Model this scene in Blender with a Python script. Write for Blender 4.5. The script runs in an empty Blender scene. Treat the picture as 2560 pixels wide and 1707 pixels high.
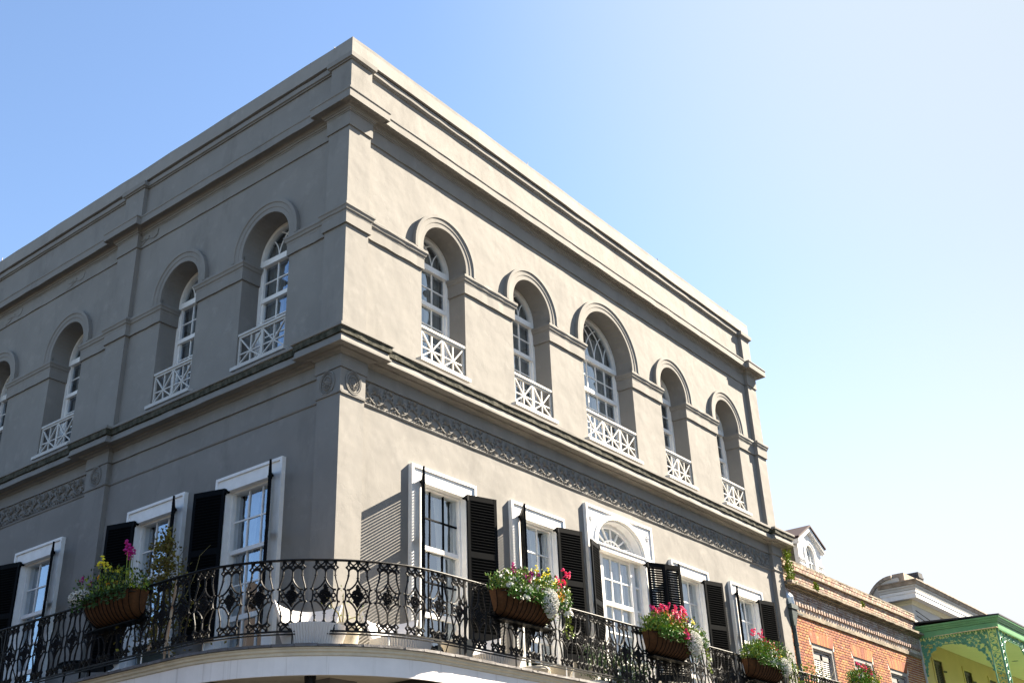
import bpy, bmesh, math, random
from mathutils import Vector, Matrix
from mathutils.geometry import tessellate_polygon
R = math.radians
rnd = random.Random(7)
sc = bpy.context.scene
COL = sc.collection
ZW = 12.0                                   # z of the impost line, the level the facade is measured from

# ---------------------------------------------------------------- camera
cam_d = bpy.data.cameras.new('camera'); cam = bpy.data.objects.new('camera', cam_d); COL.objects.link(cam)
yaw, pitch, roll = 0.923550195, 0.463804372, -0.0414276127
cy_, sy_, cp_, sp_ = math.cos(yaw), math.sin(yaw), math.cos(pitch), math.sin(pitch)
fw = Vector((sy_*cp_, cy_*cp_, sp_)); rt = Vector((cy_, -sy_, 0)); up = rt.cross(fw)
r2 = rt*math.cos(roll) + up*math.sin(roll); u2 = -rt*math.sin(roll) + up*math.cos(roll)
m = Matrix((r2, u2, -fw)).transposed().to_4x4(); m.translation = Vector((-11.1133, -11.8791, ZW-10.4375))
cam.matrix_world = m
cam_d.sensor_width = 36; cam_d.lens = 36*2753.73/2560; cam_d.clip_start = 0.1; cam_d.clip_end = 2000
sc.camera = cam

# ---------------------------------------------------------------- light
SUN = Vector((2.25, -1.0, 2.05)).normalized()
elev = math.asin(SUN.z); azi = math.atan2(SUN.x, SUN.y)
w = bpy.data.worlds.new('World'); sc.world = w; w.use_nodes = True
nt = w.node_tree; N = nt.nodes; L = nt.links; N.clear()
out = N.new('ShaderNodeOutputWorld'); bg = N.new('ShaderNodeBackground')
sky = N.new('ShaderNodeTexSky'); sky.sky_type = 'NISHITA'; sky.sun_disc = False
sky.sun_elevation = elev; sky.sun_rotation = azi
sky.air_density = 1.0; sky.dust_density = 0.42; sky.ozone_density = 2.2; sky.altitude = 0
bg.inputs['Strength'].default_value = 0.05
hz = N.new('ShaderNodeMath'); hz.operation = 'MAXIMUM'
# bright hazy air around the sun: the clear-sky colour fades to pale white-blue with the angle to the sun
tcw = N.new('ShaderNodeTexCoord'); dtw = N.new('ShaderNodeVectorMath'); dtw.operation = 'DOT_PRODUCT'; dtw.inputs[1].default_value = SUN; L.new(tcw.outputs['Generated'], dtw.inputs[0])
mrw = N.new('ShaderNodeMapRange'); mrw.interpolation_type = 'SMOOTHSTEP'; mrw.inputs[1].default_value = .64; mrw.inputs[2].default_value = .93; mrw.inputs[4].default_value = .97; L.new(dtw.outputs['Value'], mrw.inputs[0])
mxw = N.new('ShaderNodeMix'); mxw.data_type = 'RGBA'; mxw.inputs[7].default_value = (2.45, 2.82, 3.2, 1); L.new(mrw.outputs[0], hz.inputs[0]); L.new(sky.outputs[0], mxw.inputs[6])
spw = N.new('ShaderNodeSeparateXYZ'); L.new(tcw.outputs['Generated'], spw.inputs[0])
lo1 = N.new('ShaderNodeMapRange'); lo1.interpolation_type = 'SMOOTHSTEP'; lo1.inputs[1].default_value = .50; lo1.inputs[2].default_value = .14; lo1.inputs[4].default_value = 1.0; L.new(spw.outputs['Z'], lo1.inputs[0])
lo2 = N.new('ShaderNodeMapRange'); lo2.interpolation_type = 'SMOOTHSTEP'; lo2.inputs[1].default_value = .45; lo2.inputs[2].default_value = .68; L.new(dtw.outputs['Value'], lo2.inputs[0])
lo3 = N.new('ShaderNodeMath'); lo3.operation = 'MULTIPLY'; L.new(lo1.outputs[0], lo3.inputs[0]); L.new(lo2.outputs[0], lo3.inputs[1])
hz.inputs[1].default_value = 0; L.new(hz.outputs[0], mxw.inputs[0])
mx2 = N.new('ShaderNodeMix'); mx2.data_type = 'RGBA'; mx2.inputs[7].default_value = (3.16, 3.20, 3.32, 1); L.new(lo3.outputs[0], mx2.inputs[0]); L.new(mxw.outputs[2], mx2.inputs[6])
L.new(mx2.outputs[2], bg.inputs[0]); L.new(bg.outputs[0], out.inputs[0])
sd = bpy.data.lights.new('sun', 'SUN'); sd.energy = 5.0; sd.angle = R(0.53); sd.color = (1.0, 0.885, 0.715)
so = bpy.data.objects.new('sun', sd); COL.objects.link(so)
so.rotation_euler = (-SUN).to_track_quat('-Z', 'Y').to_euler()
sc.view_settings.view_transform = 'Standard'; sc.view_settings.look = 'None'
sc.view_settings.exposure = 2.6; sc.view_settings.gamma = 1.0; sc.view_settings.use_curve_mapping = False

# ---------------------------------------------------------------- helpers
def tag(o, label=None, cat=None, group=None, kind=None):
    if label: o['label'] = label
    if cat: o['category'] = cat
    if group: o['group'] = group
    if kind: o['kind'] = kind
    return o

def empty(name, loc=(0, 0, 0), rz=0.0, parent=None):
    o = bpy.data.objects.new(name, None); COL.objects.link(o)
    o.location = loc; o.rotation_euler = (0, 0, rz); o.empty_display_size = .2
    if parent: o.parent = parent
    return o

IDT = lambda x, y, z: (x, y, z)
class MB:
    def __init__(s): s.v = []; s.f = []
    def add(s, vs, fs):
        b = len(s.v); s.v += [tuple(v) for v in vs]; s.f += [tuple(i+b for i in f) for f in fs]; return s
    def box(s, a, b, T=IDT):
        p = [T(x, y, z) for x, y, z in ((a[0],a[1],a[2]),(b[0],a[1],a[2]),(b[0],b[1],a[2]),(a[0],b[1],a[2]),
             (a[0],a[1],b[2]),(b[0],a[1],b[2]),(b[0],b[1],b[2]),(a[0],b[1],b[2]))]
        return s.add(p, [(0,3,2,1),(4,5,6,7),(0,1,5,4),(1,2,6,5),(2,3,7,6),(3,0,4,7)])
    def prism(s, outer, holes, o0, o1, T):
        """outline and holes are (s,z) loops; extruded in o from o0 to o1; T maps (s,o,z)"""
        loops = [outer] + list(holes)
        flat = [p for l in loops for p in l]
        tri = tessellate_polygon([[Vector((p[0], p[1], 0)) for p in l] for l in loops])
        n = len(flat)
        vs = [T(p[0], o1, p[1]) for p in flat] + [T(p[0], o0, p[1]) for p in flat]
        fs = [tuple(t) for t in tri] + [tuple(i+n for i in reversed(t)) for t in tri]
        k = 0
        for l in loops:
            for i in range(len(l)):
                a = k+i; b = k+(i+1) % len(l); fs.append((a, b, b+n, a+n))
            k += len(l)
        return s.add(vs, fs)
    def bar(s, p, q, w, h, T=IDT, upv=None):
        """rectangular bar between p and q given in T-space"""
        p, q = Vector(p), Vector(q); d = (q-p).normalized()
        u = Vector(upv) if upv else (Vector((0, 1, 0)) if abs(d.y) < .9 else Vector((0, 0, 1)))
        a = d.cross(u).normalized(); b = a.cross(d).normalized()
        vs = []
        for c in (p, q):
            for i, j in ((-1,-1),(1,-1),(1,1),(-1,1)): vs.append(T(*(c + a*(i*w/2) + b*(j*h/2))))
        return s.add(vs, [(0,1,2,3),(7,6,5,4),(0,4,5,1),(1,5,6,2),(2,6,7,3),(3,7,4,0)])
    def tube(s, pts, r, n=6, T=IDT, cap=True):
        pts = [Vector(p) for p in pts]; rr = r if isinstance(r, (list, tuple)) else [r]*len(pts)
        prev = None; vs = []; fs = []
        for i, p in enumerate(pts):
            d = (pts[min(i+1, len(pts)-1)] - pts[max(i-1, 0)])
            d = d.normalized() if d.length > 1e-9 else Vector((0, 0, 1))
            if prev is None:
                prev = Vector((0, 1, 0)) if abs(d.y) < .8 else Vector((1, 0, 0))
            a = d.cross(prev).normalized(); b = a.cross(d).normalized(); prev = b
            for k in range(n):
                t = 2*math.pi*k/n; vs.append(T(*(p + (a*math.cos(t)+b*math.sin(t))*rr[i])))
        for i in range(len(pts)-1):
            for k in range(n):
                a = i*n+k; b = i*n+(k+1) % n; fs.append((a, b, b+n, a+n))
        if cap: fs += [tuple(range(n)), tuple(reversed(range((len(pts)-1)*n, len(pts)*n)))]
        return s.add(vs, fs)
    def lathe(s, prof, n=20, c=(0, 0, 0), cap=True):
        vs = []; fs = []
        for r, z in prof:
            for k in range(n):
                t = 2*math.pi*k/n; vs.append((c[0]+r*math.cos(t), c[1]+r*math.sin(t), c[2]+z))
        for i in range(len(prof)-1):
            for k in range(n):
                a = i*n+k; b = i*n+(k+1) % n; fs.append((a, b, b+n, a+n))
        if cap: fs += [tuple(reversed(range(n))), tuple(range((len(prof)-1)*n, len(prof)*n))]
        return s.add(vs, fs)
    def octa(s, c, rx, ry, rz, T=IDT):
        x, y, z = c
        vs = [T(x+rx,y,z),T(x-rx,y,z),T(x,y+ry,z),T(x,y-ry,z),T(x,y,z+rz),T(x,y,z-rz)]
        return s.add(vs, [(0,2,4),(2,1,4),(1,3,4),(3,0,4),(2,0,5),(1,2,5),(3,1,5),(0,3,5)])
    def sweep(s, path, prof, z0=0.0, caps=True, wob=0.0):
        """mitred sweep of profile (out,z) along a plan polyline; outward is to the right of travel"""
        P = [Vector((p[0], p[1])) for p in path]; nrm = []
        for i in range(len(P)-1):
            d = (P[i+1]-P[i]).normalized(); nrm.append(Vector((d.y, -d.x)))
        vs = []; k = len(prof)
        for i, p in enumerate(P):
            if i == 0: n = nrm[0]
            elif i == len(P)-1: n = nrm[-1]
            else:
                a, b = nrm[i-1], nrm[i]; n = (a+b)/(1+a.dot(b)) if (1+a.dot(b)) > 1e-6 else a
            for q, (o, z) in enumerate(prof):
                j = wob*(math.sin(i*1.7+q*.9)+.8*math.sin(i*4.3+q*2.1)+1.3*max(0, math.sin(i*2.77+q)-.8)*5*.3) if wob else 0
                vs.append((p.x+n.x*(o+j*.6), p.y+n.y*(o+j*.6), z+z0+j))
        fs = []
        for i in range(len(P)-1):
            for j in range(k):
                a = i*k+j; b = i*k+(j+1) % k; fs.append((a, a+k, b+k, b))
        if caps: fs += [tuple(range(k)), tuple(reversed(range((len(P)-1)*k, len(P)*k)))]
        return s.add(vs, fs)
    def mesh(s, name, mat, smooth=False, recalc=True):
        me = bpy.data.meshes.new(name); me.from_pydata(s.v, [], s.f); me.validate()
        if recalc:
            bm = bmesh.new(); bm.from_mesh(me); bmesh.ops.recalc_face_normals(bm, faces=bm.faces); bm.to_mesh(me); bm.free()
        mats = mat if isinstance(mat, (list, tuple)) else [mat]
        for mm in mats: me.materials.append(mm)
        if smooth:
            for p in me.polygons: p.use_smooth = True
            try: me.set_sharp_from_angle(angle=R(40))
            except Exception: pass
        me.update(); return me
    def build(s, name, mat, parent=None, smooth=False, recalc=True, loc=None, rz=None):
        return put(name, s.mesh(name, mat, smooth, recalc), parent, loc, rz)

def put(name, me, parent=None, loc=None, rz=None, rot=None, scale=None):
    o = bpy.data.objects.new(name, me); COL.objects.link(o)
    if parent is not None: o.parent = parent
    if loc is not None: o.location = loc
    if rz is not None: o.rotation_euler = (0, 0, rz)
    if rot is not None: o.rotation_euler = rot
    if scale is not None: o.scale = scale
    return o

# ---------------------------------------------------------------- materials
def mat(name, col, rough=.7, var=.0, vscale=2.0, bump=0.0, bscale=30.0, col2=None, metallic=0.0, spec=.3, island=0.0, extra=None, sheen=None):
    m = bpy.data.materials.new(name); m.use_nodes = True; nt = m.node_tree; n = nt.nodes; l = nt.links
    b = n['Principled BSDF']; b.inputs['Roughness'].default_value = rough; b.inputs['Metallic'].default_value = metallic
    b.inputs['Specular IOR Level'].default_value = spec
    tc = n.new('ShaderNodeTexCoord')
    c = n.new('ShaderNodeRGB'); c.outputs[0].default_value = (*col, 1); cur = c.outputs[0]
    if col2 is not None or var:
        no = n.new('ShaderNodeTexNoise'); no.inputs['Scale'].default_value = vscale; no.inputs['Detail'].default_value = 6; no.inputs['Roughness'].default_value = .6
        l.new(tc.outputs['Object'], no.inputs['Vector'])
        rp = n.new('ShaderNodeMapRange'); rp.inputs[1].default_value = .32; rp.inputs[2].default_value = .68
        l.new(no.outputs['Fac'], rp.inputs[0])
        mx = n.new('ShaderNodeMix'); mx.data_type = 'RGBA'
        c2 = col2 if col2 is not None else tuple(x*(1-var) for x in col)
        mx.inputs[7].default_value = (*c2, 1); l.new(cur, mx.inputs[6]); l.new(rp.outputs[0], mx.inputs[0]); cur = mx.outputs[2]
    if island:
        ge = n.new('ShaderNodeNewGeometry'); oi = n.new('ShaderNodeObjectInfo')
        ad = n.new('ShaderNodeMath'); ad.operation = 'ADD'; l.new(ge.outputs['Random Per Island'], ad.inputs[0]); l.new(oi.outputs['Random'], ad.inputs[1])
        fr = n.new('ShaderNodeMath'); fr.operation = 'FRACT'; l.new(ad.outputs[0], fr.inputs[0])
        mr = n.new('ShaderNodeMapRange'); mr.inputs[3].default_value = 1-island; mr.inputs[4].default_value = 1+island*.6; l.new(fr.outputs[0], mr.inputs[0])
        hs = n.new('ShaderNodeHueSaturation'); l.new(mr.outputs[0], hs.inputs['Value']); l.new(cur, hs.inputs['Color'])
        mh = n.new('ShaderNodeMapRange'); mh.inputs[3].default_value = .5-.015*island/.3; mh.inputs[4].default_value = .5+.02*island/.3; l.new(fr.outputs[0], mh.inputs[0]); l.new(mh.outputs[0], hs.inputs['Hue'])
        cur = hs.outputs[0]
    if extra: cur = extra(n, l, tc, cur)
    l.new(cur, b.inputs['Base Color'])
    if bump:
        nb = n.new('ShaderNodeTexNoise'); nb.inputs['Scale'].default_value = bscale; nb.inputs['Detail'].default_value = 5
        l.new(tc.outputs['Object'], nb.inputs['Vector'])
        bp = n.new('ShaderNodeBump'); bp.inputs['Strength'].default_value = 1.0; bp.inputs['Distance'].default_value = bump
        l.new(nb.outputs['Fac'], bp.inputs['Height']); l.new(bp.outputs[0], b.inputs['Normal'])
    return m

def stain(col, scale, lo, hi, amount, stretch=(1, 1, 1)):
    def f(n, l, tc, cur):
        mp = n.new('ShaderNodeMapping'); mp.inputs['Scale'].default_value = stretch; l.new(tc.outputs['Object'], mp.inputs[0])
        no = n.new('ShaderNodeTexNoise'); no.inputs['Scale'].default_value = scale; no.inputs['Detail'].default_value = 8; no.inputs['Roughness'].default_value = .65
        l.new(mp.outputs[0], no.inputs['Vector'])
        rp = n.new('ShaderNodeMapRange'); rp.inputs[1].default_value = lo; rp.inputs[2].default_value = hi; rp.inputs[4].default_value = amount
        l.new(no.outputs['Fac'], rp.inputs[0])
        mx = n.new('ShaderNodeMix'); mx.data_type = 'RGBA'; mx.inputs[7].default_value = (*col, 1)
        l.new(cur, mx.inputs[6]); l.new(rp.outputs[0], mx.inputs[0]); return mx.outputs[2]
    return f
def chain(*fs):
    def f(n, l, tc, cur):
        for g in fs: cur = g(n, l, tc, cur)
        return cur
    return f

def make_stucco(name, col, bumpd=.03):
    """painted stucco: broad trowel waves, fine grain, faint drips and mottling"""
    m = mat(name, col, rough=.85, spec=.15, col2=tuple(c*.86 for c in col), vscale=.9,
            extra=chain(stain(tuple(c*.68 for c in col), 1.6, .54, .74, .8, (1, 1, .35)), stain(tuple(min(1, c*1.16) for c in col), 3.1, .55, .75, .7),
                        stain(tuple(c*.6 for c in col), 9, .60, .8, .38, (2.2, 2.2, .14))))
    n = m.node_tree.nodes; l = m.node_tree.links; b = n['Principled BSDF']; tc = [x for x in n if x.type == 'TEX_COORD'][0]
    a = n.new('ShaderNodeTexNoise'); a.inputs['Scale'].default_value = 1.7; a.inputs['Detail'].default_value = 2.5; l.new(tc.outputs['Object'], a.inputs['Vector'])
    c = n.new('ShaderNodeTexNoise'); c.inputs['Scale'].default_value = 70; c.inputs['Detail'].default_value = 3; l.new(tc.outputs['Object'], c.inputs['Vector'])
    v = n.new('ShaderNodeTexVoronoi'); v.feature = 'DISTANCE_TO_EDGE'; v.inputs['Scale'].default_value = .55
    wn = n.new('ShaderNodeTexNoise'); wn.inputs['Scale'].default_value = 1.5; wn.inputs['Detail'].default_value = 6; l.new(tc.outputs['Object'], wn.inputs['Vector'])
    mv = n.new('ShaderNodeVectorMath'); mv.operation = 'MULTIPLY_ADD'; l.new(wn.outputs['Color'], mv.inputs[0]); mv.inputs[1].default_value = (1.2, 1.2, 1.2); l.new(tc.outputs['Object'], mv.inputs[2]); l.new(mv.outputs[0], v.inputs['Vector'])
    cr = n.new('ShaderNodeMapRange'); cr.inputs[1].default_value = 0; cr.inputs[2].default_value = .006; l.new(v.outputs[0], cr.inputs[0])
    b1 = n.new('ShaderNodeBump'); b1.inputs['Distance'].default_value = bumpd; b1.inputs['Strength'].default_value = 1.0; l.new(a.outputs['Fac'], b1.inputs['Height'])
    b2 = n.new('ShaderNodeBump'); b2.inputs['Distance'].default_value = .0010; l.new(c.outputs['Fac'], b2.inputs['Height']); l.new(b1.outputs[0], b2.inputs['Normal'])
    b3 = n.new('ShaderNodeBump'); b3.inputs['Distance'].default_value = .003; b3.inputs['Strength'].default_value = .25; l.new(cr.outputs[0], b3.inputs['Height']); l.new(b2.outputs[0], b3.inputs['Normal'])
    l.new(b3.outputs[0], b.inputs['Normal']); return m

STUC = (.218, .208, .194)
M_wall = make_stucco('grey_stucco', STUC, .022)
M_mould = make_stucco('grey_stucco_moulding', STUC, .012)
M_cope = make_stucco('bleached_stucco', tuple(c*1.2 for c in STUC), .012)
M_ledge = mat('mossy_shade_ledge', (.085, .08, .06), rough=.9, col2=(.014, .016, .008), vscale=11, bump=.01, bscale=40)  # moss, darkened further to carry the shade of the plate above
M_orn = mat('cast_ornament', tuple(c*.95 for c in STUC), rough=.85, var=.2, vscale=8)
M_white = mat('white_paint', (.76, .75, .735), rough=.55, var=.12, vscale=6, bump=.001, bscale=60, extra=stain((.42, .38, .30), 5, .6, .8, .35, (1, 1, .5)))
M_dullwhite = mat('darker_white_paint', (.46, .45, .43), rough=.6, var=.15, vscale=9, bump=.001, bscale=60, extra=stain((.30, .27, .22), 7, .58, .8, .5))  # darker than the trim white, with mottled brownish patches
M_black = mat('black_green_paint', (.0035, .0045, .006), rough=.5, spec=.035, var=.3, vscale=9)
M_iron = mat('black_iron', (.006, .006, .007), rough=.55, spec=.17, bump=.002, bscale=80)
M_rust = mat('weathered_rod', (.34, .31, .24), rough=.6, col2=(.20, .10, .05), vscale=12)
M_curt = mat('curtain_cloth', (.25, .255, .26), rough=.95)
M_dark = mat('dark_room', (.02, .018, .016), rough=1)  # near-black colour stands in for unlit interiors; soil shares it
M_fascia = mat('white_fascia_board', (.84, .80, .78), rough=.5, var=.10, vscale=3, extra=chain(stain((.40, .36, .32), 3.0, .57, .70, .55, (3.5, 3.5, .05)), stain((.10, .09, .07), 6.0, .68, .72, .8, (3, 3, .35))))
M_cream = mat('cream_moulding', (.66, .60, .48), rough=.7, var=.2, vscale=5, bump=.003, bscale=30)
M_slate = mat('slate_edging', (.16, .15, .15), rough=.8, var=.4, vscale=9, bump=.008, bscale=25, island=.3)
M_coco = mat('coco_liner', (.095, .042, .016), rough=.95, var=.45, vscale=14, bump=.008, bscale=60)
M_leaf = mat('green_leaf', (.085, .17, .02), rough=.5, island=.5, spec=.4)
M_leaf2 = mat('yellow_green_leaf', (.22, .27, .02), rough=.5, island=.45, spec=.4)
M_leafd = mat('dark_leaf', (.035, .075, .015), rough=.5, island=.5, spec=.4)
M_leafo = mat('olive_leaf', (.12, .095, .012), rough=.5, island=.45, spec=.3)
M_dry = mat('dry_leaf', (.10, .055, .02), rough=.8, island=.5)
M_stem = mat('plant_stem', (.10, .085, .03), rough=.8)
M_pink = mat('pink_petal', (.74, .03, .17), rough=.6, island=.3)
M_mag = mat('magenta_petal', (.42, .015, .20), rough=.6, island=.25)
M_yel = mat('yellow_petal', (.85, .72, .05), rough=.6, island=.15)
M_oran = mat('orange_petal', (.85, .38, .03), rough=.6, island=.2)
M_whitef = mat('white_petal', (.62, .61, .56), rough=.6, island=.1)
M_pot = mat('pale_pot', (.46, .42, .35), rough=.8, var=.2, vscale=9, bump=.003, bscale=40)
M_wicker = mat('white_ribbed_wicker', (.60, .58, .57), rough=.6)
M_brick = mat('orange_brick', (.36, .135, .045), rough=.85, island=.32, col2=(.26, .075, .030), vscale=2.5, bump=.004, bscale=60, extra=stain((.62, .50, .40), 5, .60, .75, .7))
M_brickp = mat('weathered_brick', (.33, .175, .12), rough=.9, island=.4, col2=(.34, .27, .22), vscale=3, bump=.006, bscale=50, extra=stain((.16, .13, .09), 3.2, .60, .78, .7))
M_mortar = mat('lime_mortar', (.60, .55, .48), rough=.95, var=.25, vscale=6, bump=.004, bscale=60)
M_coping = mat('weathered_coping', (.27, .22, .165), rough=.95, col2=(.10, .085, .06), vscale=4, bump=.015, bscale=16)
M_wash = mat('whitewashed_brick', (.50, .46, .44), rough=.95, col2=(.26, .15, .10), vscale=7, bump=.008, bscale=40, island=.2)
M_greyp = mat('grey_shutter_paint', (.27, .255, .245), rough=.6, var=.15, vscale=6)
M_copper = mat('patinated_metal', (.022, .032, .036), rough=.6, col2=(.06, .08, .08), vscale=7, metallic=.1, bump=.003, bscale=30)
M_galv = mat('galvanised_flashing', (.62, .64, .66), rough=.35, metallic=.7)
M_green = mat('green_paint', (.12, .32, .13), rough=.5, var=.2, vscale=5)
M_green2 = mat('pale_green_paint', (.12, .33, .20), rough=.45, var=.25, vscale=7)
M_yellow = mat('yellow_stucco', (.62, .44, .17), rough=.85, var=.12, vscale=1.2, bump=.005, bscale=20)
M_bead = mat('cream_boards', (.66, .60, .40), rough=.7, var=.08, vscale=3)
M_pale = mat('off_white_stucco', (.52, .50, .46), rough=.8, var=.15, vscale=1.6, bump=.006, bscale=14, extra=stain((.3, .26, .2), 2.5, .60, .8, .5))
M_stone = mat('stained_stone', (.40, .33, .26), rough=.9, col2=(.16, .13, .10), vscale=3, bump=.01, bscale=20)
M_roofr = mat('dark_red_roof', (.028, .007, .012), rough=.7, var=.4, vscale=8)
M_darkgrey = mat('dark_metal_roof', (.03, .03, .035), rough=.6, var=.3, vscale=6)
M_slab = mat('olive_shingle', (.13, .115, .075), rough=.85, island=.15, var=.15, vscale=6)
M_olive = mat('olive_shutter_paint', (.085, .065, .035), rough=.6)
M_road = mat('asphalt', (.035, .034, .034), rough=.9, var=.3, vscale=1.5, bump=.006, bscale=60)
M_pave = mat('paving', (.06, .056, .052), rough=.9, var=.2, vscale=1.0, bump=.004, bscale=30)

def make_glass():
    m = bpy.data.materials.new('window_glass'); m.use_nodes = True; nt = m.node_tree; n = nt.nodes; l = nt.links
    n.remove(n['Principled BSDF']); o = n['Material Output']
    gl = n.new('ShaderNodeBsdfGlossy'); gl.inputs['Roughness'].default_value = .012; gl.inputs['Color'].default_value = (.74, .86, 1, 1)
    tr = n.new('ShaderNodeBsdfTransparent'); tr.inputs['Color'].default_value = (.92, .95, .94, 1)
    ge = n.new('ShaderNodeNewGeometry'); dt = n.new('ShaderNodeVectorMath'); dt.operation = 'DOT_PRODUCT'; l.new(ge.outputs['Normal'], dt.inputs[0]); l.new(ge.outputs['Incoming'], dt.inputs[1])
    ab = n.new('ShaderNodeMath'); ab.operation = 'ABSOLUTE'; l.new(dt.outputs['Value'], ab.inputs[0])
    om_ = n.new('ShaderNodeMath'); om_.operation = 'SUBTRACT'; om_.inputs[0].default_value = 1; l.new(ab.outputs[0], om_.inputs[1])
    pw = n.new('ShaderNodeMath'); pw.operation = 'POWER'; l.new(om_.outputs[0], pw.inputs[0]); pw.inputs[1].default_value = 4
    fr = n.new('ShaderNodeMapRange'); fr.inputs[3].default_value = .33; fr.inputs[4].default_value = 1.0; l.new(pw.outputs[0], fr.inputs[0])
    tc = n.new('ShaderNodeTexCoord'); no = n.new('ShaderNodeTexNoise'); no.inputs['Scale'].default_value = 3.5; no.inputs['Detail'].default_value = 2
    l.new(tc.outputs['Object'], no.inputs['Vector'])
    bp = n.new('ShaderNodeBump'); bp.inputs['Distance'].default_value = .004; l.new(no.outputs['Fac'], bp.inputs['Height'])
    l.new(bp.outputs[0], gl.inputs['Normal'])
    mx = n.new('ShaderNodeMixShader'); l.new(fr.outputs[0], mx.inputs[0]); l.new(tr.outputs[0], mx.inputs[1]); l.new(gl.outputs[0], mx.inputs[2])
    l.new(mx.outputs[0], o.inputs[0]); return m
M_glass = make_glass()

# ---------------------------------------------------------------- ground
g = MB(); g.add([(-600,-600,0),(600,-600,0),(600,600,0),(-600,600,0)], [(0,1,2,3)])
tag(g.build('ground', M_pave), kind='structure')
g = MB(); g.box((-400,-14.0,.004), (400,-4.2,.008)); g.box((-13.5,-4.2,.004), (-4.2,400,.008))
tag(g.build('road', M_road), kind='structure')
g = MB(); g.box((-4.2,-4.2,.0), (400,-.0,.14)); g.box((-4.2,0,.0), (-.0,400,.14)); g.box((-400,-18,0),(400,-14,.14))
tag(g.build('pavement', M_pave), kind='structure')

# ---------------------------------------------------------------- houses across the two streets (they shade the street and show in the panes)
M_oppo = mat('dark_red_house_brick', (.045, .032, .027), rough=.9, var=.4, vscale=3)
M_oppod = mat('dark_green_shutter_paint', (.015, .03, .02), rough=.7)
def opposite_house(x0, x1, y0, y1, h, axis, label):
    root = tag(empty('townhouse', (x0, y0, 0)), label, 'building', 'townhouses across the streets'); W, D = x1-x0, y1-y0
    b = MB(); b.box((0, 0, 0), (W, D, h)); b.build('wall', M_oppo, root)
    b = MB(); b.box((-.25, -.25, h), (W+.25, D+.25, h+.45)); b.build('cornice', M_oppo, root)
    L0 = D if axis == 'x' else W; n = int(L0/2.6)
    for lv in (1.2, 5.2):
        for k in range(n):
            c = (k+.5)*L0/n; b = MB()
            if axis == 'x': b.box((W-.02, c-.55, lv), (W+.05, c+.55, lv+2.6))
            else: b.box((c-.55, D-.02, lv), (c+.55, D+.05, lv+2.6))
            b.build('shutter', M_oppod, root)
opposite_house(-26, -14.3, -3.5, 11, 9.6, 'x', 'dark brick townhouse straight across the side street')
opposite_house(-26, -14.3, 11.6, 30, 11.4, 'x', 'taller dark brick townhouse farther up the side street')
opposite_house(-2, 13, -30, -18.3, 9.4, 'y', 'dark brick townhouse across the main street')
opposite_house(13.5, 36, -30, -18.3, 10.6, 'y', 'long dark brick townhouse across the main street, farther along')

# ================================================================ MANSION
FR = lambda s, o, z: (s, -o, z+ZW)          # right facade: s along +x, o outwards, z relative
FL = lambda s, o, z: (-o, s, z+ZW)          # left facade : s along +y
XE = 16.0; YE = 16.6
man = tag(empty('mansion'), 'large grey stucco corner mansion with arched upper windows and white-trimmed French windows', 'building')

def arch(c, r, zb, zs, n=20, ry=None):
    ry = ry or r
    return [(c-r, zb), (c+r, zb)] + [(c + r*math.cos(math.pi*i/n), zs + ry*math.sin(math.pi*i/n)) for i in range(n+1)]
def rect(s0, s1, z0, z1): return [(s0, z0), (s1, z0), (s1, z1), (s0, z1)]

ZS = .53
W3R = [(2.655, .62), (5.414, .64), (8.304, 1.01), (11.20, .615), (13.98, .63)]
W3L = [(2.21, .65), (4.774, .60), (8.70, .615), (11.60, .61), (14.75, .61)]
W2R = [2.555, 5.255, 8.16, 11.01, 13.77]
W2L = [2.17, 4.715, 8.52, 11.40, 14.6]
H2 = .60                                   # half width of the second floor openings
def wall(F, s0, s1, w3, w2, special, name):
    holes = [arch(c, r, -1.86, ZS, 24) for c, r in w3]
    for i, c in enumerate(w2):
        if special == i: holes.append(arch(c, .93, -7.40, -4.12, 24, .64))
        else: holes.append(rect(c-H2, c+H2, -7.40, -4.16))
    b = MB(); b.prism([(s0, -12.0), (s1, -12.0), (s1, 3.9), (s0, 3.9)], holes, -.62, -.10, F)
    return b.build(name, M_wall, man)
wall(FR, .10, XE-.1, W3R, W2R, 2, 'wall')
wall(FL, .62, YE, W3L, W2L, -1, 'wall')
b = MB(); b.box((.62, .62, .0), (XE-.1, YE, ZW+3.2)) # solid core kept behind the rooms
# inner dark rooms: back walls, floors
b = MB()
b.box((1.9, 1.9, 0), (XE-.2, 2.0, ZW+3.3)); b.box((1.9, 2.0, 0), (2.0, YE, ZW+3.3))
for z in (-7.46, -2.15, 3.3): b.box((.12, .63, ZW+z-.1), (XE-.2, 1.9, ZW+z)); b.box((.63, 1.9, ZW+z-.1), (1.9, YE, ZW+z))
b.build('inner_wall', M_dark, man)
b = MB(); b.box((.2, .2, ZW+3.35), (XE-.2, YE, ZW+3.5)); b.box((XE-.62, .62, 0), (XE-.1, YE, ZW+3.9)); b.box((.62, YE, 0), (XE-.1, YE+.4, ZW+3.9))
b.build('roof', M_darkgrey, man)

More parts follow.
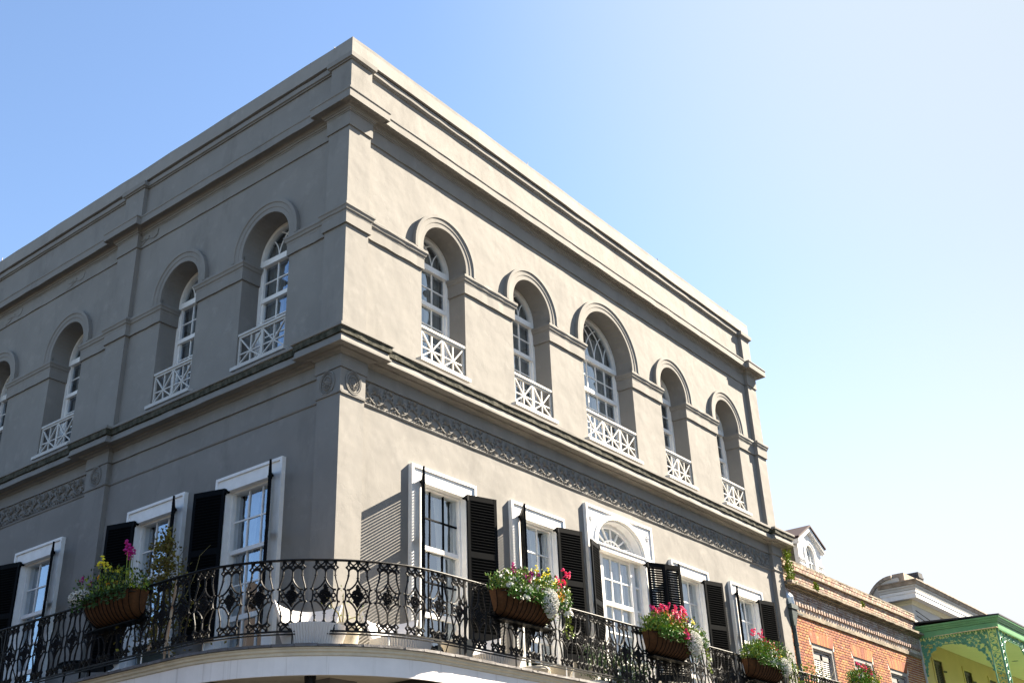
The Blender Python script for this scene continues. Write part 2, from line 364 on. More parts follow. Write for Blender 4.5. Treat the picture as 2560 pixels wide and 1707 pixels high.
# pilasters
def pil(b, F, s0, s1, z0, z1): b.box((s0, -.13, z0), (s1, 0.0, z1), F)
for nm, parts in (('corner', None),):
    b = MB()
    poly = [(0,0),(.54,0),(.54,.13),(.13,.13),(.13,.54),(0,.54)]
    n = len(poly)
    vs = [(x, y, 0) for x, y in poly] + [(x, y, ZW+3.9) for x, y in poly]
    b.add(vs, [tuple(reversed(range(n))), tuple(range(n, 2*n))] + [(i, (i+1) % n, (i+1) % n+n, i+n) for i in range(n)])
    b.build('pilaster', M_wall, man)
for F, s0, s1 in ((FR, 15.5, XE), (FL, 6.39, 7.07), (FL, 12.6, 13.28)):
    b = MB(); pil(b, F, s0, s1, -12, 3.9); b.build('pilaster', M_wall, man)
b = MB(); b.box((XE-.1, .13, 0), (XE, 6, ZW+3.9)); b.build('side_wall', M_wall, man)

PATH = [(.10, YE), (.10, 13.28), (0, 13.28), (0, 12.6), (.10, 12.6), (.10, 7.07), (0, 7.07), (0, 6.39), (.10, 6.39), (.10, .54), (0, .54), (0, 0), (.54, 0), (.54, .10),
        (15.5, .10), (15.5, 0), (XE, 0), (XE, 4)]
PLAIN = [(0.0, YE), (0.0, 0.0), (XE, 0.0), (XE, 4)]
def finer(path, step=.45, amp=.0, seed=1):
    """subdivide a path and let it wander a few mm, as hand-run stucco does"""
    rr = random.Random(seed); o = []
    for a, b in zip(path[:-1], path[1:]):
        a, b = Vector(a), Vector(b); d = (b-a).length; n = max(1, int(d/step)); nn = Vector(((b-a).y, -(b-a).x)).normalized()
        for i in range(n):
            p = a.lerp(b, i/n)
            if i: p = p + nn*rr.uniform(-amp, amp)
            o.append((p.x, p.y))
    o.append(path[-1]); return o
PF = finer(PATH, .28, .004)
def mould(name, prof, path=PF, mt=None):
    b = MB(); b.sweep(path, prof, ZW, wob=.0022); return b.build(name, mt or M_mould, man)
# parapet: blocking course, coping and moulding
mould('coping', [(-.10, 3.80), (.012, 3.80), (.014, 4.08), (.02, 4.15), (-.35, 4.17), (-.35, 3.80)], finer(PLAIN, .6, .006, 3), M_cope)
mould('parapet_moulding', [(-.09, 3.62), (.03, 3.63), (.035, 3.65), (.066, 3.66), (.07, 3.76), (.05, 3.785), (.02, 3.80), (-.09, 3.81)])
mould('cornice', [(-.09, 2.40), (.035, 2.40), (.04, 2.425), (.06, 2.43), (.065, 2.46), (.09, 2.47), (.10, 2.50), (.12, 2.525), (.215, 2.525), (.225, 2.50), (.25, 2.50), (.25, 2.655), (.265, 2.67), (.265, 2.70), (.24, 2.715), (.02, 2.80), (-.09, 2.82)])
mould('frieze_band', [(-.09, 2.095), (.028, 2.095), (.028, 2.398), (-.09, 2.398)])
mould('sill_cornice_top', [(-.09, -2.02), (.02, -2.06), (.33, -2.145), (.34, -2.15), (.34, -2.20), (.325, -2.205), (-.09, -2.205)])
mould('mossy_shade_course', [(-.09, -2.208), (.318, -2.208), (.305, -2.31), (-.09, -2.31)], finer(PATH, .12, .006, 5), M_ledge)
mould('sill_cornice', [(-.09, -2.313), (.265, -2.313), (.275, -2.33), (.29, -2.42), (.308, -2.43), (.308, -2.462), (.17, -2.455), (.15, -2.45), (.14, -2.475), (.075, -2.485), (.05, -2.51), (-.09, -2.51)])
mould('architrave', [(-.09, -2.745), (.035, -2.745), (.035, -2.512), (-.09, -2.512)])
mould('frieze_fillet', [(-.09, -3.19), (.018, -3.19), (.03, -3.165), (.02, -3.15), (-.09, -3.15)])

# impost bands between the openings, returned into the reveals
IMP = [(-.03, 0.0), (.038, 0.0), (.038, .20), (.042, .215), (.045, .25), (.065, .265), (.075, .31), (.092, .33), (.092, .375), (.07, .395), (-.03, .40)]
def pier_paths():
    back = .50; P = []
    r = W3R; l = W3L
    P.append([(back, l[0][0]-l[0][1]), (.10, l[0][0]-l[0][1]), (.10, .54), (0, .54), (0, 0), (.54, 0), (.54, .10), (r[0][0]-r[0][1], .10), (r[0][0]-r[0][1], back)])
    for i in range(4):
        a = r[i][0]+r[i][1]; c = r[i+1][0]-r[i+1][1]; P.append([(a, back), (a, .10), (c, .10), (c, back)])
    a = r[4][0]+r[4][1]; P.append([(a, back), (a, .10), (15.5, .10), (15.5, 0), (XE, 0), (XE, 3)])
    for i in range(4):
        a = l[i+1][0]-l[i+1][1]; c = l[i][0]+l[i][1]; pth = [(back, a), (.10, a)]
        for p0, p1 in ((6.39, 7.07), (12.6, 13.28)):
            if c < p0 < a: pth += [(.10, p1), (0, p1), (0, p0), (.10, p0)]
        P.append(pth + [(.10, c), (back, c)])
    return P
for p in pier_paths():
    b = MB(); b.sweep(finer(p, .16, .003, 9), IMP, ZW, wob=.003); b.build('impost_band', M_mould, man)

# archivolts
def archivolt(F, c, r):
    w_ = .255
    prof = [(0, -.12), (0, -.05), (.085, -.046), (.097, -.034), (.175, -.028), (.19, -.008), (w_, -.010), (w_, -.12)]
    n = 28; k = len(prof); vs = []; fs = []
    for i in range(n+1):
        t = math.pi*i/n
        for dr, o in prof: vs.append(F(c+(r+dr)*math.cos(t), o, ZS-.02+(r+dr)*math.sin(t)))
    # short stilt down onto the impost
    lo = [[], []]
    for i in range(n):
        for j in range(k):
            a = i*k+j; e = i*k+(j+1) % k; fs.append((a, e, e+k, a+k))
    base = len(vs)
    for sgn in (1, -1):
        for dr, o in prof: vs.append(F(c+sgn*(r+dr), o, .385))
    for side, row in ((0, 0), (1, n)):
        for j in range(k):
            a = row*k+j; e = row*k+(j+1) % k; a2 = base+side*k+j; e2 = base+side*k+(j+1) % k
            fs.append((a, e, e2, a2))
        fs.append(tuple(base+side*k+j for j in range(k)))
    b = MB(); b.add(vs, fs); return b.build('archivolt', M_mould, man, smooth=True)
for c, r in W3R: archivolt(FR, c, r)
for c, r in W3L[:4]: archivolt(FL, c, r)

# curtains
def curtain(F, s0, s1, z0, z1, o, parent, seed, gather=0.0):
    rr = random.Random(seed); b = MB(); n = 34; ph = rr.uniform(0, 6); vs = []; zs = [z0+(z1-z0)*k/5 for k in range(6)]
    for z in zs:
        g_ = gather*math.sin(math.pi*(z1-z)/(z1-z0)*.8)
        for i in range(n+1):
            u = i/n; s_ = s0+(s1-s0)*u*(1-g_); vs.append(F(s_, o+.03*math.sin(ph+u*19+.4*math.sin(u*7+ph))+.012*math.sin(u*47), z))
    fs = [(j*(n+1)+i, j*(n+1)+i+1, (j+1)*(n+1)+i+1, (j+1)*(n+1)+i) for j in range(5) for i in range(n)]
    b.add(vs, fs); return b.build('curtain', M_curt, parent, smooth=True, recalc=False)

def pane(F, s0, s1, z0, z1, o, parent):
    b = MB(); d = rnd.uniform(-.002, .002); e = rnd.uniform(-.003, .003)
    # a single sheet of old glass, very slightly out of plane
    b.add([F(s0, o+d, z0), F(s1, o-d, z0), F(s1, o-d+e, z1), F(s0, o+d+e, z1)], [(0, 1, 2, 3)])
    return b.build('pane', M_glass, parent, recalc=False)

def win3(F, c, r, cols, seed):
    of = -.50; og = -.565; r += .015
    zt0, zt1 = .40, .52; zm0, zm1 = -.385, -.30; zb = -1.80
    fr = MB(); ri = r-.085
    fr.prism(arch(c, r, zb-.05, ZS, 24), [arch(c, ri, zb+.06, ZS, 24)], of-.10, of, F)
    # raised rim of the arch head, with small ears at the springing
    ring = [(c+(ri+.03)*math.cos(math.pi*i/24), ZS+(ri+.03)*math.sin(math.pi*i/24)) for i in range(25)]
    fr.box((c-ri, of-.085, zt0), (c+ri, of+.015, zt1), F)
    fr.box((c-ri, of-.075, zm0), (c+ri, of-.005, zm1), F)
    fr.box((c-ri, of-.09, zb+.06), (c+ri, of-.02, zb+.14), F)
    for sg in (-1, 1):
        fr.box((c+sg*ri, of-.075, zm1), (c+sg*(ri-.035), of-.02, zt0), F); fr.box((c+sg*ri, of-.09, zb+.14), (c+sg*(ri-.055), of-.035, zm0), F)
    wn = fr.build('window', M_white, man)
    mun = MB(); iw = 2*(ri-.035); w_ = iw/cols; s_ = c-iw/2; t = .022
    for k in range(1, cols):
        mun.box((s_+k*w_-t/2, og-.015, zm1), (s_+k*w_+t/2, og+.018, zt0), F); mun.box((s_+k*w_-t/2, og-.025, zb+.14), (s_+k*w_+t/2, og+.008, zm0), F)
    zr = [(zt0+zm1)/2]; lr = [zm0-.36*k for k in (1, 2, 3)]
    for z in zr: mun.box((s_, og-.013, z-t/2), (s_+iw, og+.016, z+t/2), F)
    for z in lr: mun.box((s_, og-.023, z-t/2), (s_+iw, og+.006, z+t/2), F)
    # intersecting tracery
    for k in range(0, cols+1):
        for sg in (1, -1):
            if (k == 0 and sg == 1) or (k == cols and sg == -1): continue
            pts = []
            for i in range(19):
                th = (math.pi/2+.35)*i/18
                x = (c-ri*math.cos(th)+k*w_*ri*2/iw) if sg == 1 else (c+ri*math.cos(th)-(cols-k)*w_*ri*2/iw)
                z = ZS+ri*math.sin(th)
                if (x-c)**2+(z-ZS)**2 <= (ri-.005)**2: pts.append((x, og+.004, z))
            if len(pts) > 1: mun.tube(pts, .013, 4, F)
    mun.build('muntins', M_white, wn)
    rows = [(zm1, zr[0]), (zr[0], zt0)]; lrow = [zm0]+lr+[zb+.14]
    for k in range(cols):
        for z0, z1 in rows: pane(F, s_+k*w_+.008, s_+(k+1)*w_-.008, z0+.004, z1-.004, og, wn)
        for z1, z0 in zip(lrow[:-1], lrow[1:]): pane(F, s_+k*w_+.008, s_+(k+1)*w_-.008, z0+.004, z1-.004, og-.01, wn)
    b = MB(); a = arch(c, ri, zt1-.02, ZS, 20); b.add([F(p[0], og, p[1]) for p in a], [tuple(range(len(a)))]); b.build('fanlight_pane', M_glass, wn, recalc=False)
    curtain(F, c-ri, c-.03, zb, ZS+ri*.75, og-.14, wn, seed, .12); curtain(F, c+ri, c+.06, zb, ZS+ri*.75, og-.14, wn, seed+50, .12)

for i, (c, r) in enumerate(W3R): win3(FR, c, r, 5 if r > .9 else 3, i)
for i, (c, r) in enumerate(W3L[:4]): win3(FL, c, r, 3, 10+i)

# white lattice balustrades in the arched openings
def lattice(F, c, r, n):
    o = -.15; z0, z1 = -1.755, -1.20
    root = MB(); root.box((c-r-.13, -.12, -1.935), (c+r+.0, .015, -1.87), F); root.box((c-r+.01, -.56, -1.87), (c+r-.01, -.05, -1.815), F)
    rl = root.build('window_balustrade', M_dullwhite, man)
    t = MB(); t.box((c-r+.01, o-.05, z1), (c+r-.01, o+.045, z1+.045), F); t.box((c-r+.015, o-.03, z1-.04), (c+r-.015, o+.025, z1), F); t.build('top_rail', M_dullwhite, rl)
    t = MB(); t.box((c-r+.02, o-.02, z0-.055), (c+r-.02, o+.02, z0), F); t.build('bottom_rail', M_dullwhite, rl)
    zt = z1-.04; w_ = (2*r-.06)/n; s0 = c-r+.03; zc = (z0*1.25+zt*.75)/2
    for k in range(n+1):
        t = MB(); hw = .03 if 0 < k < n else .022; t.box((s0+k*w_-hw, o-.022, z0), (s0+k*w_+hw, o+.018, zt), F); t.build('post', M_dullwhite, rl)
    for k in range(n):
        a, e = s0+k*w_+.02, s0+(k+1)*w_-.02; mid = (a+e)/2
        for p, q, hh in (((a, o+.002, zt), (mid, o+.002, zc), .03), ((e, o+.004, zt), (mid, o+.004, zc), .03), ((a, o+.003, z0), (mid, o+.003, zc), .026), ((e, o+.005, z0), (mid, o+.005, zc), .026),
                     ((a, o, zc), (e, o, zc), .024), ((mid, o-.001, z0), (mid, o-.001, zt), .026)):
            t = MB(); t.bar(p, q, .026, hh, F, (0, 1, 0)); t.build('lattice_bar', M_dullwhite, rl)
for c, r in W3R: lattice(FR, c, r, 3 if r > .9 else 2)
for c, r in W3L[:4]: lattice(FL, c, r, 2)

# second floor windows
def win2(F, c, seed, dark=False):
    zt, zb = -3.92, -7.38; ho = .845
    tr = MB()
    tr.prism([(c-ho+.05, zb), (c-ho+.05, zt-.05), (c+ho-.05, zt-.05), (c+ho-.05, zb), (c+H2-.03, zb), (c+H2-.03, -4.19), (c-H2+.03, -4.19), (c-H2+.03, zb)], [], -.34, -.045, F)
    tr.prism([(c-ho, zb), (c-ho, zt), (c+ho, zt), (c+ho, zb), (c+ho-.052, zb), (c+ho-.052, zt-.052), (c-ho+.052, zt-.052), (c-ho+.052, zb)], [], -.11, -.018, F)
    tr.prism([(c-H2+.0, zb), (c-H2+.0, -4.16), (c+H2, -4.16), (c+H2, zb), (c+H2-.075, zb), (c+H2-.075, -4.225), (c-H2+.075, -4.225), (c-H2+.075, zb)], [], -.32, -.16, F)
    wn = tr.build('window', M_white, man)
    og = -.235; a, e = c-.52, c+.52; t = .017 if dark else .024; w_ = (e-a)/3
    sh = MB()
    sh.box((a-.01, og-.02, -5.27), (e+.01, og+.045, -5.20), F)
    sh.box((a-.01, og-.05, -6.37), (e+.01, og+.01, -6.29), F)
    sh.box((a-.01, og-.05, -7.38), (e+.01, og+.02, -6.95), F)
    sh.build('sash_rails', M_white, wn)
    mu = MB()
    for k in (1, 2):
        mu.box((a+k*w_-t/2, og-.015, -5.2), (a+k*w_+t/2, og+.02, -4.225), F); mu.box((a+k*w_-t/2, og-.045, -6.95), (a+k*w_+t/2, og-.01, -5.27), F)
    mu.box((a, og-.013, -4.725), (e, og+.018, -4.70), F); mu.box((a, og-.043, -5.80), (e, og-.012, -5.776), F)
    mu.build('muntins', M_black if dark else M_white, wn)
    for k in range(3):
        for z0, z1, o_ in ((-5.2, -4.713, og), (-4.713, -4.225, og), (-5.788, -5.27, og-.03), (-6.29, -5.788, og-.03), (-6.95, -6.37, og-.03)):
            pane(F, a+k*w_+.006, a+(k+1)*w_-.006, z0+.003, z1-.003, o_, wn)
    curtain(F, a, c-.10, -7.3, -4.2, og-.16, wn, seed, .25); curtain(F, e, c+.13, -7.3, -4.2, og-.16, wn, seed+40, .3)
    return wn

# shutters
slat_cache = {}
def slat_mesh(w_, sg, mt, pitch, dep, tilt=20):
    key = (round(w_, 3), sg, mt.name, pitch, tilt)
    if key not in slat_cache:
        b = MB(); a = R(tilt)*sg; dy, dz = math.cos(a)*dep/2, math.sin(a)*dep/2; t = .0045
        b.add([(x, y+sy*0, z) for x in (0, w_) for (y, z, sy) in ((-dy, -dz-t, 0), (dy, dz-t, 0), (dy, dz+t, 0), (-dy, -dz+t, 0))],
              [(0,1,2,3),(7,6,5,4),(0,4,5,1),(1,5,6,2),(2,6,7,3),(3,7,4,0)])
        slat_cache[key] = b.mesh('slat', mt)
    return slat_cache[key]
def leaf(hinge, ang, outward, w_, ztop, zbot, mt, parent, zmid=None, pitch=.05, tilt=20, name='shutter'):
    """louvred shutter leaf; local X runs from the hinge along the leaf"""
    H = ztop-zbot; zm = (zmid-zbot) if zmid is not None else H*.59
    d = Vector((math.cos(ang), math.sin(ang))); yn = Vector((-d.y, d.x)); sg = 1 if yn.dot(outward) > 0 else -1
    b = MB(); st = .058; th = .018
    b.box((0, -th, 0), (st, th, H)); b.box((w_-st, -th, 0), (w_, th, H))
    b.box((st, -th+.001, 0), (w_-st, th-.001, .13)); b.box((st, -th+.001, H-.09), (w_-st, th-.001, H)); b.box((st, -th+.001, zm-.05), (w_-st, th-.001, zm+.05))
    o = b.build(name, mt, parent, loc=(hinge[0], hinge[1], ZW+zbot)); o.rotation_euler = (0, 0, ang)
    me = slat_mesh(w_-2*st, sg, mt, pitch, .060 if tilt > 30 else .052, tilt)
    for z0, z1 in ((.13, zm-.05), (zm+.05, H-.09)):
        n = int((z1-z0)/pitch)
        for k in range(n):
            put('slat', me, o, loc=(st, 0, z0+(k+.5)*(z1-z0)/n))
    return o
def hook(F, s_, o_, z): 
    b = MB(); b.box((s_-.05, o_-.06, z-.018), (s_+.05, o_+.02, z+.018), F); b.box((s_-.02, o_-.02, z-.05), (s_+.02, o_+.03, z+.05), F); b.build('hinge', M_black, man)

ZT, ZB, ZMID = -4.14, -6.66, -5.20
def pair(F, c, bn, af, wn=.62, wf=.62, farname=None):
    right = F is FR
    hn, hf = c-H2+.02, c+H2-.03; ho = -.02
    ow = Vector((0, -1)) if right else Vector((-1, 0))
    def ang(ds, do):
        v = Vector((ds, -do)) if right else Vector((-do, ds)); return math.atan2(v.y, v.x)
    p = F(hn, ho, 0); leaf(p[:2], ang(-math.cos(R(bn)), math.sin(R(bn))), ow, wn, ZT, ZB, M_black, man, ZMID)
    p = F(hf, ho, 0); leaf(p[:2], ang(math.cos(R(af)), math.sin(R(af))), ow, wf, ZT, ZB, M_black, man, ZMID, tilt=48)
    hook(F, hn, ho, ZT-.06); hook(F, hf, ho, ZT-.06)
for i, c in enumerate(W2R):
    if i == 2: continue
    win2(FR, c, 100+i, dark=(i == 0)); pair(FR, c, (44, 44, 0, 31, 28)[i], (17, 15, 0, 14, 12)[i])
for i, c in enumerate(W2L[:4]):
    win2(FL, c, 200+i); pair(FL, c, (41, 37, 30, 28)[i], (17, 16, 14, 14)[i])

# the tall central window with a fanlight
def win_fan(F, c):
    ho = 1.27; zt = -3.38; zb = -7.38; a, rz = .90, .62; zs = -4.12
    el = lambda rx, ry: [(c+rx*math.cos(math.pi*i/28), zs+ry*math.sin(math.pi*i/28)) for i in range(29)]
    b = MB()
    b.prism([(c+ho-.05, zb), (c+ho-.05, zt-.05), (c-ho+.05, zt-.05), (c-ho+.05, zb), (c-a, zb)] + list(reversed(el(a, rz))) + [(c+a, zb)], [], -.34, -.05, F)
    b.prism([(c-ho, zb), (c-ho, zt), (c+ho, zt), (c+ho, zb), (c+ho-.055, zb), (c+ho-.055, zt-.055), (c-ho+.055, zt-.055), (c-ho+.055, zb)], [], -.11, -.02, F)
    e1, e2 = el(a+.10, rz+.085), el(a+.0, rz)
    b.prism(e1 + list(reversed(e2)), [], -.06, -.022, F)
    # sunk reveal of the arch
    b.prism(el(a, rz) + list(reversed(el(a-.04, rz-.035))), [], -.34, -.09, F)
    b.box((c-a-.12, -.12, zs-.10), (c+a+.10, .0, zs-.0), F) if False else None
    wn = b.build('window', M_white, man)
    t = MB(); t.box((c-a, -.34, zs-.13), (c+a, -.05, zs), F); t.box((c-a-.0, -.08, zs-.035), (c+a, -.028, zs+.002), F)
    t.box((c-ho+.05, -.06, zs-.05), (c-a-.02, -.028, zs), F); t.box((c+a+.02, -.06, zs-.05), (c+ho-.05, -.028, zs), F)
    t.build('transom', M_white, wn)
    og = -.30; f = MB(); cx, cz = c, zs+.02
    R1, R2 = (.76, .50), (.37, .245)
    for rx, ry, rr in ((R1[0]+.02, R1[1]+.015, .022), (R2[0], R2[1], .02)):
        f.tube([(c+rx*math.cos(math.pi*i/24), og+.01, zs+ry*math.sin(math.pi*i/24)) for i in range(25)], rr, 6, F)
    f.prism(el(a-.03, rz-.03) + list(reversed(el(R1[0], R1[1]))), [], og-.04, og+.04, F)
    for k in range(1, 8):
        th = math.pi*k/8; f.bar((cx, og, cz), (cx+R1[0]*math.cos(th), og, zs+R1[1]*math.sin(th)), .034, .03, F, (0, 1, 0))
    f.octa((cx, og+.01, cz+.03), .07, .03, .06, F)
    f.build('fan_muntins', M_white, wn)
    p = MB(); e_ = el(R1[0], R1[1]); p.add([F(x, og-.01, z) for x, z in e_], [tuple(range(len(e_)))]); p.build('fanlight_pane', M_glass, wn, recalc=False)
    # rosettes in the spandrels
    for sg in (-1, 1):
        t = MB(); x0, z0 = c+sg*(ho-.19), zt-.27
        for k in range(6):
            th = k*math.pi/3; t.octa((x0+.035*math.cos(th), -.045, z0+.045*math.sin(th)), .028, .02, .034, F)
        t.octa((x0, -.04, z0), .02, .03, .02, F); t.octa((x0, -.045, z0+.10), .016, .015, .03, F); t.octa((x0, -.045, z0-.09), .016, .015, .03, F)
        t.build('rosette', M_white, wn)
    # sashes and side lights
    og2 = -.235; s0, s1 = c-.54, c+.50; w_ = (s1-s0)/3; t = MB()
    for x0, x1 in ((c-a, c-a+.07), (s0-.16, s0), (s1, s1+.16), (c+a-.07, c+a)): t.box((x0, og2-.06, zb), (x1, og2+.05, zs-.13), F)
    t.box((c-a, og2-.05, zs-.19), (c+a, og2+.03, zs-.13), F)
    t.box((s0, og2-.02, -5.30), (s1, og2+.045, -5.22), F); t.box((s0, og2-.05, -6.42), (s1, og2+.01, -6.33), F); t.box((c-a, og2-.05, -7.38), (c+a, og2+.02, -6.97), F)
    t.build('sash_rails', M_white, wn)
    t = MB()
    for k in (1, 2): t.box((s0+k*w_-.013, og2-.015, -5.22), (s0+k*w_+.013, og2+.02, zs-.19), F); t.box((s0+k*w_-.013, og2-.045, -6.97), (s0+k*w_+.013, og2-.01, -5.3), F)
    t.box((s0, og2-.013, -4.77), (s1, og2+.018, -4.745), F); t.box((s0, og2-.043, -5.83), (s1, og2-.012, -5.805), F)
    for x0, x1 in ((c-a+.07, s0-.16), (s1+.16, c+a-.07)):
        for z in (-4.76, -5.26, -5.82, -6.37): t.box((x0, og2-.02, z-.02), (x1, og2+.02, z+.02), F)
    t.build('muntins', M_white, wn)
    for k in range(3):
        for z0, z1, o_ in ((-5.22, -4.757, og2), (-4.757, zs-.19, og2), (-5.815, -5.30, og2-.03), (-6.33, -5.815, og2-.03), (-6.97, -6.42, og2-.03)):
            pane(F, s0+k*w_+.006, s0+(k+1)*w_-.006, z0+.003, z1-.003, o_, wn)
    for x0, x1 in ((c-a+.07, s0-.16), (s1+.16, c+a-.07)):
        for z0, z1 in ((-5.24, -4.31), (-6.35, -5.28), (-6.97, -6.39)): pane(F, x0, x1, z0, z1, og2-.01, wn)
    curtain(F, s0, c-.15, -7.3, -4.25, og2-.16, wn, 71, .2); curtain(F, s1, c+.15, -7.3, -4.25, og2-.16, wn, 72, .2)
    ow = Vector((0, -1))
    hl = F(c-a-.02, -.02, 0); leaf(hl[:2], math.atan2(-math.sin(R(16)), -math.cos(R(16))), ow, .50, ZT-.06, ZB, M_black, man, -5.42)
    hl2 = (hl[0]-.48*math.cos(R(62)), hl[1]-.48*math.sin(R(62)))
    hr = F(c+a+.04, -.02, 0); an = math.atan2(-math.sin(R(24)), math.cos(R(24)))
    leaf(hr[:2], an, ow, .44, ZT-.06, ZB, M_black, man, -5.42)
    hr2 = (hr[0]+.445*math.cos(an), hr[1]+.445*math.sin(an)); leaf(hr2, math.atan2(-math.sin(R(19)), math.cos(R(19))), ow, .44, ZT-.06, ZB, M_black, man, -5.42)
    hook(F, c+a+.03, -.02, ZT-.12); hook(F, c-a-.02, -.02, ZT-.12)
win_fan(FR, 8.16)

# ---- carved frieze, medallions and small stucco sprigs
def ornament_mesh():
    b = MB(); T = IDT
    # local: x along, y outwards(-), z up, width .59, height .40
    def curl(cx, cz, r0, a0, turns, sg, w0=.017):
        pts = []
        n = 12
        for i in range(n+1):
            t = i/n; a = a0+sg*turns*2*math.pi*t; r = r0*(1-.8*t); pts.append((cx+r*math.cos(a), -.008, cz+r*math.sin(a)))
        b.tube(pts, [w0*(1-.4*i/n) for i in range(n+1)], 5)
    def leafl(x0, z0, x1, z1, w0):
        p, q = Vector((x0, -.004, z0)), Vector((x1, -.022, z1)); d = (q-p); s_ = Vector((-d.z, 0, d.x)).normalized()*w0; mid = (p+q)/2+Vector((0, -.022, 0))
        b.add([p, p.lerp(q, .45)+s_, q, p.lerp(q, .45)-s_, mid], [(0,1,4),(1,2,4),(2,3,4),(3,0,4)])
    # central palmette
    for k, a in enumerate((-70, -42, -18, 0, 18, 42, 70)):
        L_ = (.11, .14, .165, .175, .165, .14, .11)[k]; leafl(0, .02, L_*math.sin(R(a)), .02+L_*math.cos(R(a)), .019)
    curl(-.085, -.055, .075, R(80), .95, 1); curl(.085, -.055, .075, R(100), .95, -1)
    curl(-.20, .05, .065, R(-60), .9, -1); curl(.20, .05, .065, R(240), .9, 1)
    for sg in (-1, 1):
        b.tube([(sg*.02, -.01, -.16), (sg*.08, -.012, -.14), (sg*.16, -.012, -.08), (sg*.20, -.012, -.0)], .013, 5)
        leafl(sg*.16, -.08, sg*.27, -.15, .022); leafl(sg*.13, -.11, sg*.17, -.19, .018); leafl(sg*.22, .10, sg*.285, .19, .02); leafl(sg*.21, .09, sg*.19, .19, .016); leafl(sg*.25, .05, sg*.295, .0, .016)
        leafl(sg*.03, -.15, sg*.06, -.20, .012)
    leafl(0, -.08, 0, -.19, .016)
    # lower bead row
    for k in range(9): b.octa((-.26+.065*k, -.012, -.188+.006*(k % 2)), .024, .016, .014)
    return b.mesh('frieze_ornament', M_orn, recalc=False)
om = ornament_mesh()
n_or = 25; w0, w1 = .60, 15.42
for k in range(n_or):
    put('frieze_ornament', om, man, loc=(w0+(k+.5)*(w1-w0)/n_or, .10, ZW-2.95), scale=((w1-w0)/n_or/.59, 1.45, 1.0))
for k in range(9):
    put('frieze_ornament', om, man, loc=(.10, 7.10+(k+.5)*.61, ZW-2.95), rot=(0, 0, -math.pi/2), scale=(1.03, 1.8, 1.0))
def medallion(F, s_, o0):
    b = MB(); zc = -2.955
    for r_, t_ in ((.185, .014), (.155, .010)):
        b.tube([(s_+r_*.92*math.cos(2*math.pi*i/24), o0+.01, zc+r_*1.08*math.sin(2*math.pi*i/24)) for i in range(25)], t_, 6, F)
    rr = random.Random(5)
    b.octa((s_, o0, zc+.01), .075, .05, .10, F); b.octa((s_, o0+.035, zc-.005), .022, .03, .045, F)
    for k in range(15):
        a = 2*math.pi*k/15; b.octa((s_+.085*math.cos(a), o0+.006, zc+.115*math.sin(a)), .028, .03, .032, F)
    for sg in (-1, 1): b.octa((s_+sg*.03, o0+.035, zc+.035), .018, .014, .012, F); b.octa((s_+sg*.03, o0+.03, zc-.05), .022, .02, .02, F)
    b.octa((s_, o0+.028, zc-.08), .035, .02, .015, F)
    for z in (-3.165, ): b.box((s_-.27, o0-.1, -3.19), (s_+.27, o0+.012, -3.135), F)
    return b.build('medallion', M_orn, man)
def med_block(F, s0, s1):
    b = MB(); b.box((s0, -.05, -3.16), (s1, .012, -2.747), F); return b.build('medallion_block', M_mould, man)
b = MB()
poly = [(-.012,-.012),(.55,-.012),(.55,.12),(.12,.12),(.12,.55),(-.012,.55)]
n = len(poly); vs = [(x, y, ZW-3.148) for x, y in poly] + [(x, y, ZW-2.747) for x, y in poly]
b.add(vs, [tuple(reversed(range(n))), tuple(range(n, 2*n))] + [(i, (i+1) % n, (i+1) % n+n, i+n) for i in range(n)]); b.build('medallion_block', M_mould, man)
med_block(FL, 6.38, 7.08)
medallion(FR, .27, .014); medallion(FL, .29, .014); medallion(FL, 6.73, .014)
def sprig(F, s_, z, o0, sc_=1.0):
    b = MB(); q = lambda a, c_: (s_+a*sc_, o0, z+c_*sc_)
    b.tube([q(.33, -.12), q(.2, -.09), q(.08, -.02), q(-.02, -.01), q(-.18, -.07), q(-.30, -.03)], .010, 5, F)
    b.tube([q(-.30, -.03), q(-.31, .03), q(-.33, .11)], .010, 5, F); b.tube([q(.30, .02), q(.2, .0), q(.1, .015)], .010, 5, F); b.tube([q(.33, -.12), q(.36, -.13)], .009, 5, F)
    b.octa(q(0, .045), .03, .02, .022, F); return b.build('stucco_sprig', M_orn, man)
for y in (6.1, 8.79, 11.35): sprig(FL, y, 2.25, -.07 if y > 6.2 else -.065)
sprig(FL, 7.55, .10, -.072, .8)
# raised ring on the frieze fillet is the lower edge; rods on the parapet
for x, y, h in ((.04, .55, .22), (.04, 12.6, .28), (5.55, .04, .25), (11.2, .04, .25), (15.1, .04, .25)):
    b = MB(); b.tube([(x+.1, y+.1, ZW+4.16), (x+.1, y+.1, ZW+4.16+h)], .009, 5); b.build('lightning_rod', M_greyp, man)

# ================================================================ BALCONY (part of the mansion)
def outline(off, y1=YE, x1=17.9, n=18):
    """plan curve of the balcony edge; off is metres beyond the railing line"""
    cx, cy, r = .63, .95, 2.5+off; lx = -1.87-off; ry = -1.55-off
    p = [(lx, y1), (lx, cy)]
    for i in range(1, n):
        t = math.pi + math.pi/2*i/n; p.append((cx+r*math.cos(t), cy+r*math.sin(t)))
    return p + [(cx, ry), (x1, ry)]
ZF = ZW-7.45; ZR = ZW-6.30; ZRB = ZW-7.25
b = MB()
oo = outline(.03); loop = oo + [(17.9, .10), (.10, .10), (.10, YE)]
def plate(b, loop, z0, z1):
    tri = tessellate_polygon([[Vector((x, y, 0)) for x, y in loop]]); n = len(loop)
    b.add([(x, y, z1) for x, y in loop] + [(x, y, z0) for x, y in loop], [tuple(t) for t in tri] + [tuple(i+n for i in reversed(t)) for t in tri] + [(i, (i+1) % n, (i+1) % n+n, i+n) for i in range(n)])
plate(b, loop, ZF-.16, ZF-.004)
b.build('balcony_floor', M_cream, man)
